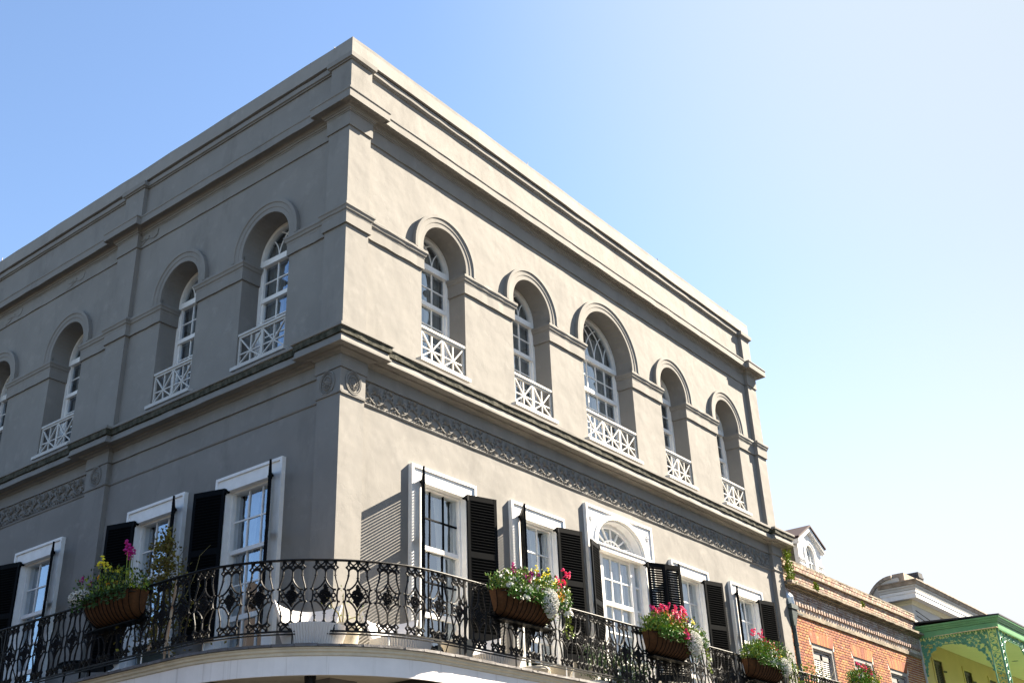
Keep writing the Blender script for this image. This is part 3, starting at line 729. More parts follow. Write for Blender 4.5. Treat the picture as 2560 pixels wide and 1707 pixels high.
def open_sweep(name, path, prof, mt):
    b = MB(); b.sweep(path, prof, 0); return b.build(name, mt, man)
# fascia, cream bed moulding
open_sweep('balcony_fascia', outline(.0), [(.0, ZF-.37), (.035, ZF-.37), (.035, ZF-.13), (.0, ZF-.13)], M_fascia)
open_sweep('fascia_moulding', outline(.0), [(.036, ZF-.128), (.055, ZF-.120), (.06, ZF-.09), (.085, ZF-.075), (.09, ZF-.05), (.11, ZF-.04), (.11, ZF-.025), (.0, ZF-.025), (.0, ZF-.128)], M_cream)
# slate edging laid piece by piece
def resample(path, step):
    P = [Vector(p) for p in path]; o = []; acc = 0; seg = 0
    L_ = [(P[i+1]-P[i]).length for i in range(len(P)-1)]; tot = sum(L_); n = int(tot/step); o = []
    for k in range(n+1):
        t = tot*k/n; i = 0
        while i < len(L_)-1 and t > L_[i]: t -= L_[i]; i += 1
        o.append(P[i].lerp(P[i+1], min(1, t/L_[i])))
    return o
ep = resample(outline(.14, 13.5, 17.9), .30); er = random.Random(11)
for a, c in zip(ep[:-1], ep[1:]):
    d = (c-a); ln = d.length; an = math.atan2(d.y, d.x); t = MB(); hh = er.uniform(.032, .042); g_ = .004
    t.add([(g_, -.0+er.uniform(-.006, .006), -.022), (ln-g_, er.uniform(-.006, .006), -.022), (ln-g_, .20, -.022), (g_, .20, -.022), (g_, .006+er.uniform(-.006, .006), hh-.022), (ln-g_, .006+er.uniform(-.006, .006), hh-.022), (ln-g_, .20, hh-.022), (g_, .20, hh-.022)],
          [(0,3,2,1),(4,5,6,7),(0,1,5,4),(1,2,6,5),(2,3,7,6),(3,0,4,7)])
    t.build('edging_slate', M_slate, man, loc=(a.x, a.y, ZF), rz=an)
# joists and beam under the floor
b = MB()
for k in range(28): x = 1.0+.62*k; b.box((x, -1.50, ZF-.34), (x+.07, .09, ZF-.162))
for k in range(24): y = 1.3+.62*k; b.box((-1.82, y, ZF-.34), (.09, y+.07, ZF-.162))
b.build('joists', mat('dark_timber', (.05, .042, .035), rough=.9), man)
for x, y in ((-1.6, 1.2), (-1.0, -.7), (1.2, -1.4), (5.4, -1.4), (9.7, -1.4), (14, -1.4), (-1.72, 5.5), (-1.72, 9.8)):
    b = MB(); b.lathe([(.07, .14), (.07, .3), (.045, .36), (.04, ZF-.6), (.07, ZF-.45), (.08, ZF-.345)], 10, (x, y, 0)); b.build('gallery_post', M_iron, man)

# railing
rail = MB(); rp = outline(0)
rail.sweep(rp, [(-.02, ZR-.012), (.02, ZR-.012), (.026, ZR+.003), (.02, ZR+.014), (-.02, ZR+.014), (-.026, ZR+.003)], 0)
rail.sweep(rp, [(-.012, ZRB-.012), (.012, ZRB-.012), (.012, ZRB+.012), (-.012, ZRB+.012)], 0)
rail_o = rail.build('balcony_railing', M_iron, man)
rail2 = MB(); rail2.sweep(outline(-.005), [(-.012, ZRB-.045), (.016, ZRB-.045), (.016, ZRB-.03), (-.012, ZRB-.03)], 0); rail2.build('lower_rail', M_iron, rail_o)
def panel_mesh():
    """cast iron unit .46 wide, .93 high: three balusters, quatrefoils above and below, leafy boss in the middle"""
    b = MB(); H_ = .475; rr = random.Random(3)
    tube0 = b.tube
    b.tube = lambda p, r, n: tube0(p, [q*1.6 for q in r] if isinstance(r, list) else r*1.6, n)
    for sg in (1, -1):                       # upper half, mirrored below
        Z = lambda v: sg*(H_-v)
        for x in (-.15, 0, .15):
            d = .034
            b.tube([(x-d, 0, Z(.095)), (x, 0, Z(.095-d)), (x+d, 0, Z(.095)), (x, 0, Z(.095+d)), (x-d, 0, Z(.095))], .0095, 5)
            b.tube([(x, 0, Z(0)), (x, 0, Z(.03)), (x, 0, Z(.062))], [.008, .015, .01], 5)
        for x0, x1 in ((-.15, 0), (0, .15)):
            m_ = (x0+x1)/2; b.tube([(x0+.034, 0, Z(.095)), (m_, 0, Z(.082 if sg > 0 else .082)), (x1-.034, 0, Z(.095))], .012, 5)
            b.tube([(x0+.0, 0, Z(.155)), (x0+.022, 0, Z(.118)), (m_, 0, Z(.098)), (x1-.022, 0, Z(.118)), (x1, 0, Z(.155))], .009, 5)
            b.tube([(x0+.02, 0, Z(.0)), (x0+.03, 0, Z(.035)), (m_, 0, Z(.065)), (x1-.03, 0, Z(.035)), (x1-.02, 0, Z(.0))], .008, 5)
        for x in (-.15, .15):
            s_ = 1 if x > 0 else -1
            b.octa((x+s_*.038, 0, Z(.095)), .018, .012, .02)
            b.tube([(x, 0, Z(.13)), (x-s_*.004, 0, Z(.17)), (x, 0, Z(.21)), (x+s_*.012, 0, Z(.26)), (x+s_*.038, 0, Z(.33)), (x+s_*.052, 0, Z(.385)), (x+s_*.07, 0, Z(.392)), (x+s_*.08, 0, Z(.380))], [.010, .009, .010, .0085, .008, .009, .009, .007], 5)
            b.octa((x, 0, Z(.205)), .028, .016, .014)
            b.tube([(x+s_*.05, 0, Z(.39)), (x+s_*.038, 0, Z(.42)), (x+s_*.034, 0, Z(.46)), (x+s_*.034, 0, Z(.476))], .010, 5)
        b.tube([(0, 0, Z(.13)), (0, 0, Z(.235))], .010, 5); b.octa((0, 0, Z(.235)), .03, .018, .016)
        for s_ in (-1, 1):
            b.tube([(0, 0, Z(.235)), (s_*.006, 0, Z(.265)), (s_*.03, 0, Z(.31)), (s_*.075, 0, Z(.36)), (s_*.125, 0, Z(.395)), (s_*.17, 0, Z(.40))], .009, 5)
        for k in range(8):                   # leafage of the boss
            v = .34+.018*k; wd = .012+.012*k
            for _ in range(4): b.octa((rr.uniform(-wd, wd), rr.uniform(-.008, .008), Z(v)), rr.uniform(.018, .030), .016, rr.uniform(.016, .026))
    for k in range(16):
        a = 2*math.pi*k/16; b.octa((.075*math.cos(a), 0, .06*math.sin(a)), .028, .018, .026); b.octa((.035*math.cos(a+.2), 0, .03*math.sin(a+.2)), .022, .02, .022)
    for x in (-.13, .13):
        b.tube([(x+.03*math.cos(2*math.pi*i/10), 0, .03*math.sin(2*math.pi*i/10)) for i in range(11)], .008, 5)
        b.octa((x, 0, .055), .02, .012, .018); b.octa((x, 0, -.055), .02, .012, .018)
    return b.mesh('railing_panel', M_iron, smooth=True)
pm = panel_mesh()
pp = resample(outline(0, 13.5, 17.9), .435)
for a, c in zip(pp[:-1], pp[1:]):
    mid = (a+c)/2; d = c-a
    put('railing_panel', pm, rail_o, loc=(mid.x, mid.y, (ZR+ZRB)/2), rz=math.atan2(d.y, d.x), scale=(d.length/.505, 1, 1))
# posts and stays
def stanchion(x, y, nx, ny):
    b = MB(); b.box((x-.014, y-.014, ZF), (x+.014, y+.014, ZR)); b.tube([(x-nx*.45, y-ny*.45, ZF), (x-nx*.02, y-ny*.02, ZR-.22)], .009, 5); b.build('railing_post', M_iron, rail_o)
for x in (1.15, 5.42, 9.7, 13.95, 17.9): stanchion(x, -1.55, 0, -1)
for y in (5.6, 9.9): stanchion(-1.87, y, -1, 0)
b = MB(); b.tube([(-1.83, 1.22, ZR-.02), (-1.86, 1.30, ZF+.22), (-1.86, 1.31, ZF)], [.020, .022, .012], 7); b.tube([(-1.84, 1.27, ZF+.25), (-1.84, 1.20, ZF)], .012, 6); b.build('weathered_stay', M_rust, rail_o)
lp = resample(outline(0, 13.5, 17.9), 1.25)
for k, p in enumerate(lp):
    b = MB(); b.lathe([(.012, 0), (.009, .05), (.010, .2)], 6, (p.x, p.y, ZF)); b.build('railing_foot', M_iron if k % 3 else M_white, rail_o)

# ================================================================ BRICK TOWNHOUSE next door
BX0, BX1 = 16.02, 26.05
bh = tag(empty('brick_building', (BX0, 0, 0)), 'low orange brick townhouse with corbelled cornice, beside the grey mansion', 'building')
TB = lambda x, y, z: (x-BX0, y, z+ZW)
WB = [(17.39, 18.82), (20.20, 21.65), (23.0, 24.5)]; WTOP = -4.76
b = MB()
holes = [rect(a, c, -7.2, WTOP) for a, c in WB]
b.prism([(BX0, -12), (BX1, -12), (BX1, -3.5), (BX0, -3.5)], holes, -.55, -.108, lambda s, o, z: TB(s, -o, z)); b.box((BX0, .108, -3.5), (BX1, .45, -2.93), TB)
b.build('wall', M_mortar, bh)
b = MB(); b.box((BX0, .56, -12), (BX1, 9, -3.2), TB); b.add([TB(BX0, .45, -3.15), TB(BX1, .45, -3.15), TB(BX1, 5.5, -.9), TB(BX0, 5.5, -.9), TB(BX0, .45, -3.3), TB(BX1, .45, -3.3), TB(BX1, 9, -3.3), TB(BX0, 9, -3.3), TB(BX0, 9, -2.9), TB(BX1, 9, -2.9)],
      [(0,1,2,3),(3,2,9,8),(0,3,8,7,4),(1,5,6,9,2)]); b.build('roof', M_darkgrey, bh)
PB = .0745; brs = random.Random(21)
bricks = []        # (x0,x1,z0,z1,y_face,material key)
def courses(x0, x1, z0, z1, y, key, holes=(), L_=.212, off0=0, h=None):
    hh = h or PB; n = int(round((z1-z0)/hh)); hh = (z1-z0)/n
    for r_ in range(n):
        za = z1-(r_+1)*hh; x = x0-(L_/2 if (r_+off0) % 2 else 0)-.0
        header = (r_+off0) % 5 == 4; l_ = L_/2 if header else L_
        while x < x1:
            a, c = max(x, x0), min(x+l_, x1)
            if c-a > .04:
                segs = [(a, c)]
                for h0, h1, hz0, hz1 in holes:
                    if za < hz1-.01 and za+hh > hz0+.01:
                        ns = []
                        for p, q in segs:
                            if q <= h0 or p >= h1: ns.append((p, q))
                            else:
                                if h0-p > .04: ns.append((p, h0))
                                if q-h1 > .04: ns.append((h1, q))
                        segs = ns
                for p, q in segs: bricks.append((p, q, za, za+hh, y, key))
            x += l_
hol = [(a-.0, c+.0, -7.3, WTOP) for a, c in WB] + [(a-.09, c+.09, WTOP-.01, WTOP+.29) for a, c in WB]
courses(BX0, BX1, -6.75, -4.14, .10, 'f', hol)
courses(BX0, BX1, -3.35, -2.91, .10, 'p', off0=1)
courses(BX0, BX1, -2.91, -2.72, .045, 'p', h=.095)
courses(BX0, BX1, -3.90, -3.885+.0, .10, 'w') if False else None
courses(BX0, BX1, -3.72, -3.50, .06, 'w', off0=1)
bm_cache = {}
bmats = {'f': M_brick, 'p': M_brickp, 'w': M_wash}
def brick_me(l_, h, key, dp=.10):
    k = (round(l_, 2), round(h, 3), key, dp)
    if k not in bm_cache:
        t = MB(); L2 = k[0]/2-.0075; H2_ = h/2-.0095; c = .004; d = .018 if dp == .10 else .06
        t.add([(-L2, d, -H2_), (L2, d, -H2_), (L2, d, H2_), (-L2, d, H2_), (-L2, 0, -H2_), (L2, 0, -H2_), (L2, 0, H2_), (-L2, 0, H2_), (-L2+c, -c, -H2_+c), (L2-c, -c, -H2_+c), (L2-c, -c, H2_-c), (-L2+c, -c, H2_-c)],
              [(8,9,10,11),(4,5,9,8),(5,6,10,9),(6,7,11,10),(7,4,8,11),(0,1,5,4),(1,2,6,5),(2,3,7,6),(3,0,4,7)])
        bm_cache[k] = t.mesh('brick', bmats[key], recalc=False)
    return bm_cache[k]
cp = Vector((-11.11, -11.88, ZW-10.44))
bricks.sort(key=lambda q: (Vector(((q[0]+q[1])/2, q[4], ZW+q[2]))-cp).length + (0 if q[5] != 'w' else 3))
rest = {'f': MB(), 'p': MB(), 'w': MB()}
for i, (a, c, z0, z1, y, key) in enumerate(bricks):
    x, z = (a+c)/2, (z0+z1)/2; yy = y+brs.uniform(-.003, .003); me = brick_me(c-a, z1-z0, key)
    if i < 300: put('brick', me, bh, loc=TB(x, yy, z), rot=(0, brs.uniform(-.008, .008), 0))
    else:
        R_ = rest[key]; X0 = TB(x, yy, z); R_.add([(v.co.x+X0[0], v.co.y+X0[1], v.co.z+X0[2]) for v in me.vertices], [tuple(p.vertices) for p in me.polygons])
for key, R_ in rest.items():
    if R_.v: tag(R_.build('far_bricks', bmats[key], bh, recalc=False), kind='stuff')
# splayed flat arches of upright bricks over the openings
for a, c in WB:
    n = 22; mid = (a+c)/2
    for k in range(n):
        t = MB(); u0, u1 = k/n, (k+1)/n; lo0, lo1 = a+(c-a)*u0, a+(c-a)*u1; hi0, hi1 = (a-.13)+(c-a+.26)*u0, (a-.13)+(c-a+.26)*u1; g_ = .005; y = .098+brs.uniform(-.002, .002)
        vs = [TB(lo0+g_, y, WTOP), TB(lo1-g_, y, WTOP), TB(hi1-g_, y, WTOP+.325), TB(hi0+g_, y, WTOP+.325)]
        t.add(vs + [(v[0], v[1]+.10, v[2]) for v in vs], [(0,1,2,3),(4,7,6,5),(0,4,5,1),(1,5,6,2),(2,6,7,3),(3,7,4,0)]); t.build('brick', M_brick, bh)
# cornice bands
def band(y, z0, z1, m_, nm, amp=.006, path=None):
    t = MB(); rr = random.Random(int(z0*100)); n = 40
    vs = []; fs = []
    for i in range(n+1):
        x = BX0+(BX1-BX0)*i/n; d = rr.uniform(-amp, amp); e = rr.uniform(-amp, amp)
        vs += [TB(x, y+d, z0+e*.6), TB(x, y+d*.6, z1+d), TB(x, .2, z1+d), TB(x, .2, z0+e*.6)]
    for i in range(n): 
        for j in range(4): a = i*4+j; e_ = i*4+(j+1) % 4; fs.append((a, e_, e_+4, a+4))
    fs += [(0,1,2,3), tuple(range(n*4, n*4+4))]
    t.add(vs, fs); return t.build(nm, m_, bh)
band(.055, -4.14, -4.03, M_coping, 'string_course')
band(.085, -4.03, -3.905, M_wash, 'cornice_bed')
band(.07, -3.78, -3.725, M_wash, 'cornice_course')
band(.02, -3.50, -3.46, M_coping, 'cornice_course')
band(-.06, -3.46, -3.425, M_coping, 'cornice_course')
band(-.16, -3.42, -3.355, M_coping, 'cornice_lip', .012)
band(.035, -2.725, -2.675, M_coping, 'coping', .012)
band(.03, -2.935, -2.905, M_coping, 'cornice_course')
dm = MB(); dm.box((-.045, -.035, -.055), (.045, .06, .055)); dme = dm.mesh('dentil', M_wash)
x = BX0+.12
while x < BX1-.1:
    put('dentil', dme, bh, loc=TB(x, .06, -3.845)); x += .178
# shuttered windows of the townhouse
for k, (a, c) in enumerate(WB):
    F = lambda s, o, z: TB(s, -o, z)
    f = MB(); f.prism([(a-.0, -7.2), (a, WTOP), (c, WTOP), (c, -7.2), (c-.10, -7.2), (c-.10, WTOP-.12), (a+.10, WTOP-.12), (a+.10, -7.2)], [], -.20, -.125, F)
    f.prism([(a+.10, -7.2), (a+.10, WTOP-.12), (c-.10, WTOP-.12), (c-.10, -7.2), (c-.14, -7.2), (c-.14, WTOP-.17), (a+.14, WTOP-.17), (a+.14, -7.2)], [], -.24, -.17, F)
    wf = f.build('window_frame', M_greyp, bh)
    bk = MB(); bk.box((a, .30, -7.2), (c, .32, WTOP), TB); bk.build('dark_backing', M_dark, bh)  # solid dark sheet painted as the unlit space behind the shutters
    w_ = (c-a-.28)/2-.004
    for j in range(2):
        x0 = a+.14+j*(w_+.008); H = 2.2; zt = WTOP-.18
        sh = MB(); st = .07; ca = .085
        sh.box((x0, .19, zt-H), (x0+st, .225, zt-.05), TB); sh.box((x0+w_-st, .19, zt-H), (x0+w_, .225, zt-.05), TB)
        top = [(x0+w_*i/8, zt-.05+(.05*math.sin(math.pi*(i/16 if j == 0 else .5+i/16)))) for i in range(9)]
        sh.prism([(x0, zt-.20), (x0+w_, zt-.20)] + list(reversed(top)), [], -.225, -.19, F)
        so_ = sh.build('shutter', M_greyp, bh)
        sm = slat_mesh(w_-2*st, 1, M_greyp, .055, .056)
        for q in range(36):
            zz = zt-.235-.054*q; o = put('slat', sm, so_, loc=TB(x0+st, .208, zz)); o.rotation_euler = (R(38), 0, 0)
# downspout with hopper head, at the party line
t = MB(); t.box((15.98, -.12, -4.10), (16.38, .1, -3.98), TB)
t.add([TB(16.0, -.10, -4.12), TB(16.36, -.10, -4.12), TB(16.36, .08, -4.12), TB(16.0, .08, -4.12), TB(16.12, -.05, -4.52), TB(16.26, -.05, -4.52), TB(16.26, .05, -4.52), TB(16.12, .05, -4.52)], [(0,1,2,3),(4,7,6,5),(0,4,5,1),(1,5,6,2),(2,6,7,3),(3,7,4,0)])
t.tube([TB(16.19, 0, -4.5), TB(16.19, 0, -12)], .062, 10)
for z in (-4.95, -5.9, -7): t.tube([TB(16.19, 0, z), TB(16.19, 0, z-.07)], .075, 10)
ds = t.build('downspout', M_copper, bh)
t = MB(); t.tube([TB(16.15, .12, -3.62), TB(16.18, .0, -3.80), TB(16.2, -.02, -4.0)], [.10, .12, .10], 8); t.build('gutter_outlet', M_galv, ds)
t = MB(); t.box((16.36, -.10, -4.20), (16.66, -.07, -4.165), TB); t.build('bracket', M_copper, ds)
t = MB(); t.box((16.06, -.20, -3.44), (16.40, .2, -3.36), TB); t.build('cornice_stone', M_stone, bh)

# dormer
F = lambda s, o, z: TB(s, -o, z)
d0, d1, dy = 20.11, 21.76, 1.2; dc = (d0+d1)/2
t = MB(); wh = .36
t.prism([(d0, -2.8), (d1, -2.8), (d1, -1.10), (dc, -.70), (d0, -1.10)], [arch(dc, wh, -2.2, -1.52, 18, .40)], -dy-.14, -dy, F)
dr = t.build('dormer', M_white, bh)
t = MB(); t.prism(arch(dc, wh, -2.25, -1.52, 18, .40), [arch(dc, wh-.05, -2.22, -1.52, 18, .35)], -dy-.10, -dy+.02, F)
t.prism(arch(dc, wh+.07, -2.25, -1.52, 18, .47), [arch(dc, wh+.02, -2.3, -1.52, 18, .42)], -dy-.02, -dy+.035, F)
t.box((dc-wh, dy+.03, -1.72), (dc+wh, dy+.07, -1.685), TB)
for k in (1, 2):
    x = dc-wh+.05+k*(2*wh-.1)/3; t.box((x-.012, dy+.035, -2.25), (x+.012, dy+.065, -1.5), TB)
rr_ = wh-.05; 
for k in range(0, 4):
    for sg in (1, -1):
        if (k == 0 and sg == 1) or (k == 3 and sg == -1): continue
        pts = []
        for i in range(16):
            th = 1.7*i/15; x = (dc-rr_*math.cos(th)+k*2*rr_/3) if sg == 1 else (dc+rr_*math.cos(th)-(3-k)*2*rr_/3); z = -1.52+.35*math.sin(th)
            if ((x-dc)/rr_)**2+((z+1.52)/.35)**2 <= .98: pts.append(TB(x, dy+.05, z))
        if len(pts) > 1: t.tube(pts, .010, 4)
t.build('window_frame', M_white, dr)
t = MB(); a_ = arch(dc, wh-.05, -2.25, -1.52, 18, .35); t.add([TB(x, dy+.08, z) for x, z in a_], [tuple(range(len(a_)))]); t.build('pane', M_glass, dr, recalc=False)
t = MB(); t.box((d0+.03, dy+.16, -2.8), (d1-.03, dy+.2, -1.05), TB); t.build('blind', M_curt, dr)
for sx in (d0, d1-.34):
    for z in (-1.74, -1.92):
        t = MB(); t.box((sx-.03, dy-.05, z), (sx+.37, dy+.0, z+.045), TB); t.box((sx-.015, dy-.03, z-.035), (sx+.355, dy+.0, z), TB); t.build('moulding', M_white, dr)
t = MB(); t.box((d0, dy+.142, -3), (d0+.05, 4.2, -1.08), TB); t.box((d1-.05, dy+.142, -3), (d1, 4.2, -1.08), TB); t.build('side_wall', M_slab, bh)
zc = -1.10; r_ = 0
while zc > -2.8:
    y = dy+.145-(.22 if r_ % 2 else 0)
    while y < 4.0:
        y0 = max(y, dy+.145); y1 = min(y+.44, 4.2)
        if y1-y0 > .05:
            q = MB(); q.box((d0-.018, y0+.006, zc-.235), (d0+.004, y1-.006, zc-.008), TB); q.build('wall_shingle', M_slab, bh)
        y += .44
    zc -= .24; r_ += 1
t = MB()
ov = .17; pk = -.60; ez = -1.10
for sg in (-1, 1):
    xe = dc+sg*(dc-d0+ov); t.add([TB(dc, dy-.16, pk), TB(xe, dy-.16, ez-.04), TB(xe, 4.6, ez-.04), TB(dc, 4.6, pk), TB(dc, dy-.16, pk+.055), TB(xe, dy-.16, ez+.015), TB(xe, 4.6, ez+.015), TB(dc, 4.6, pk+.055)], [(0,1,2,3),(7,6,5,4),(0,4,5,1),(1,5,6,2),(2,6,7,3),(3,7,4,0)])
t.build('dormer_roof', M_roofr, bh)
t = MB()
for sg in (-1, 1):
    xe = dc+sg*(dc-d0+ov-.03)
    for y0, y1, dz0, dz1 in ((dy-.12, dy-.0, -.01, -.12), (dy-.07, dy-.0, -.12, -.16)):
        t.add([TB(dc, y0, pk+dz1-.015), TB(xe, y0, ez-.055+dz1), TB(xe, y1, ez-.055+dz1), TB(dc, y1, pk+dz1-.015), TB(dc, y0, pk+dz0), TB(xe, y0, ez-.05+dz0), TB(xe, y1, ez-.05+dz0), TB(dc, y1, pk+dz0)], [(0,1,2,3),(7,6,5,4),(0,4,5,1),(1,5,6,2),(2,6,7,3),(3,7,4,0)])
    t.box((xe-.06 if sg > 0 else xe, dy, ez-.19), (xe if sg > 0 else xe+.06, 4.5, ez-.06), TB)
t.build('cornice', M_white, dr)

# ================================================================ GALLERY HOUSE
GX = 26.07
gh = tag(empty('gallery_house', (GX, 0, 0)), 'pale house with yellow wall and green cast-iron gallery, farthest right', 'building')
TG = lambda x, y, z: (x-GX, y, z+ZW); FG = lambda s, o, z: TG(s, -o, z)
DG = [(27.2, 28.05), (30.35, 31.2), (33.3, 34.15)]
t = MB(); t.prism([(GX, -12), (44, -12), (44, -3.45), (GX, -3.45)], [rect(a, c, -6.8, -3.98) for a, c in DG], -.4, -.10, FG); t.build('wall', M_yellow, gh)
t = MB(); t.prism([(26.2, -3.45), (44, -3.45), (44, -1.95), (26.2, -1.95)], [rect(28.95, 29.9, -3.4, -2.27)], -.4, -.10, FG); t.box((26.2, .4, -3.45), (26.5, 9, -1.95), TG); t.box((26.2, .41, -12), (44, 9, -3.45), TG)
t.build('upper_wall', M_pale, gh)
t = MB(); t.box((28.97, .14, -3.4), (29.88, .18, -2.29), TG); t.build('shutter', M_greyp, gh)
t = MB(); t.box((26.5, .38, -3.4), (44, .39, -2), TG); t.build('dark_backing', M_dark, gh)  # near-black sheet standing in for the unlit room inside
GP = [(26.2, 1.0), (26.2, .10), (44, .10)]
def gm(nm, prof, m_, path=GP):
    t = MB(); t.sweep([(x-GX, y) for x, y in path], prof, ZW); return t.build(nm, m_, gh)
gm('frieze_moulding', [(-.05, -2.33), (.02, -2.33), (.03, -2.28), (.06, -2.25), (.09, -2.19), (-.05, -2.19)], M_bead)
gm('cornice_board', [(-.05, -2.185), (.30, -2.185), (.30, -2.03), (.32, -2.02), (.33, -1.93), (-.05, -1.93)], M_white)
gm('cornice', [(-.05, -1.925), (.31, -1.925), (.34, -1.91), (.34, -1.83), (.37, -1.82), (.37, -1.765), (-.05, -1.765)], M_pale)
gm('stone_cornice', [(-.05, -1.76), (.40, -1.76), (.43, -1.66), (.46, -1.65), (.46, -1.61), (.0, -1.55), (-.05, -1.6)], M_stone)
t = MB(); t.box((26.35, .22, -1.60), (44, .62, -1.20), TG); t.build('blocking_course', M_stone, gh)
# curved side parapet
t = MB(); el_ = [(1.0+.75*math.sin(math.pi/2*i/10)-.4, -1.80+.48*math.cos(math.pi/2*i/10)) for i in range(11)]
prof_ = [(y, z) for y, z in [(.6+.95*math.sin(math.pi/2*i/12), -2.45+1.08*math.cos(math.pi/2*i/12)) for i in range(13)]]
vs = [TG(26.22, y, z) for y, z in prof_] + [TG(26.22, .4, -2.45), TG(26.22, .4, -1.37)]
n = len(vs); t.add(vs + [(v[0]+.3, v[1], v[2]) for v in vs], [tuple(range(n)), tuple(reversed(range(n, 2*n)))] + [(i, (i+1) % n, (i+1) % n+n, i+n) for i in range(n)]); t.build('curved_gable', M_pale, gh)
t = MB(); pts = [(y*1.0, z+.0) for y, z in prof_]
vs = []
for y, z in pts:
    ny, nz = (y-.6)/.95, (z+2.45)/1.08
    vs += [TG(26.16, y, z), TG(26.16, y+ny*.11, z+nz*.11), TG(26.56, y+ny*.11, z+nz*.11), TG(26.56, y, z)]
fs = [(i*4+j, i*4+(j+1) % 4, i*4+4+(j+1) % 4, i*4+4+j) for i in range(len(pts)-1) for j in range(4)] + [(0,1,2,3), tuple(range(len(pts)*4-4, len(pts)*4))]
t.add(vs, fs); t.build('gable_coping', M_stone, gh)
M_chimney = mat('dark_chimney', (.022, .028, .036), rough=.85, col2=(.055, .055, .06), vscale=2.4)  # near-black blue-grey on every face, mottled slightly lighter
t = MB(); t.box((29.54, .72, -1.6), (30.0, 2.03, -.70), TG); t.box((29.50, .70, -.70), (30.03, 1.30, -.64), TG); t.box((29.54, .72, -.64), (30.0, 1.27, -.49), TG); t.box((29.53, 1.32, -.70), (30.01, 2.05, -.58), TG)
t.build('chimney', M_chimney, gh)
# side cornice return drip and rough party wall
for z in (-2.55, -2.72): 
    t = MB(); t.bar(TG(26.19, .0, z), TG(29, .0, z-.30), .02, .02); t.build('cable', M_black, gh)
# doors with louvred shutters on the gallery wall
for k, (a, c) in enumerate(DG):
    t = MB(); t.prism([(a-.10, -6.9), (a-.10, -3.86), (c+.10, -3.86), (c+.10, -6.9), (c, -6.9), (c, -3.98), (a, -3.98), (a, -6.9)], [], -.2, -.07, FG); wf = t.build('door_frame', M_yellow, gh)
    w_ = (c-a)/2-.005
    for j in range(2):
        x0 = a+j*(w_+.01); sh = MB(); st = .06
        sh.box((x0, .13, -6.8), (x0+st, .165, -3.99), TG); sh.box((x0+w_-st, .13, -6.8), (x0+w_, .165, -3.99), TG); sh.box((x0+st, .131, -4.10), (x0+w_-st, .164, -3.99), TG)
        so_ = sh.build('shutter', M_olive, gh); sm = slat_mesh(w_-2*st, 1, M_olive, .055, .056)
        for q in range(40): o = put('slat', sm, so_, loc=TG(x0+st, .148, -4.135-.055*q)); o.rotation_euler = (R(22), 0, 0)
    t = MB(); t.box((a-.02, .17, -6.8), (c+.02, .2, -3.98), TG); t.build('dark_backing', M_dark, gh)  # dark sheet gives the doorway its painted interior darkness
    t = MB(); t.tube([TG(c, .08, -4.3), TG(c+.14, .02, -4.3)], .03, 6); t.build('hinge', M_olive, gh)
# gallery roof, fascia and boarded ceiling
t = MB(); t.add([TG(26.0, .22, -2.94), TG(26.28, -2.54, -3.05), TG(44, -2.54, -3.05), TG(44, .1, -2.80), TG(26.0, .22, -2.985), TG(26.28, -2.54, -3.095), TG(44, -2.54, -3.095), TG(44, .1, -2.9)], [(0,1,2,3),(7,6,5,4),(0,4,5,1),(1,5,6,2),(2,6,7,3),(3,7,4,0)]); t.build('gallery_roof', M_darkgrey, gh)
xs = 26.12
path = [(xs-.02, .10), (xs+.22, -2.42), (44, -2.42)]
def gm2(nm, prof, m_): 
    t = MB(); t.sweep([(x-GX, y) for x, y in path], prof, ZW-.0); return t.build(nm, m_, gh)
gm2('gutter_moulding', [(-.05, -3.28), (.03, -3.28), (.04, -3.24), (.06, -3.22), (.07, -3.17), (.10, -3.15), (.11, -3.10), (-.05, -3.10)], M_green)
gm2('fascia', [(-.05, -3.47), (.0, -3.47), (.0, -3.285), (-.05, -3.285)], M_green)
t = MB(); nb = 34
for k in range(nb):
    y0 = .08-k*2.5/nb; t.box((26.15, y0-2.5/nb+.006, -3.475), (44, y0, -3.46-.004*(k % 2)), TG)
tag(t.build('ceiling_boards', mat('cream_ceiling_paint', (.84, .68, .42), rough=.7, var=.06, vscale=3), gh), kind='stuff')
# scalloped edge
t0 = MB(); t0.add([(-.035, 0, 0), (.035, 0, 0), (.022, 0, -.05), (0, 0, -.07), (-.022, 0, -.05), (-.035, .01, 0), (.035, .01, 0), (.022, .01, -.05), (0, .01, -.07), (-.022, .01, -.05)], [(0,4,3,2,1),(5,6,7,8,9),(0,1,6,5),(1,2,7,6),(2,3,8,7),(3,4,9,8),(4,0,5,9)])
sc_me = t0.mesh('scallop', M_green)
def along(p, q, step):
    p, q = Vector(p), Vector(q); n = int((q-p).length/step); return [p.lerp(q, (i+.5)/n) for i in range(n)]
for p in along((xs-.02, .08, 0), (xs+.22, -2.42, 0), .085): put('scallop', sc_me, gh, loc=TG(p.x, p.y, -3.47), rz=math.atan2(-2.5, .24))
for p in along((xs+.22, -2.42, 0), (34, -2.42, 0), .085): put('scallop', sc_me, gh, loc=TG(p.x, p.y, -3.47))
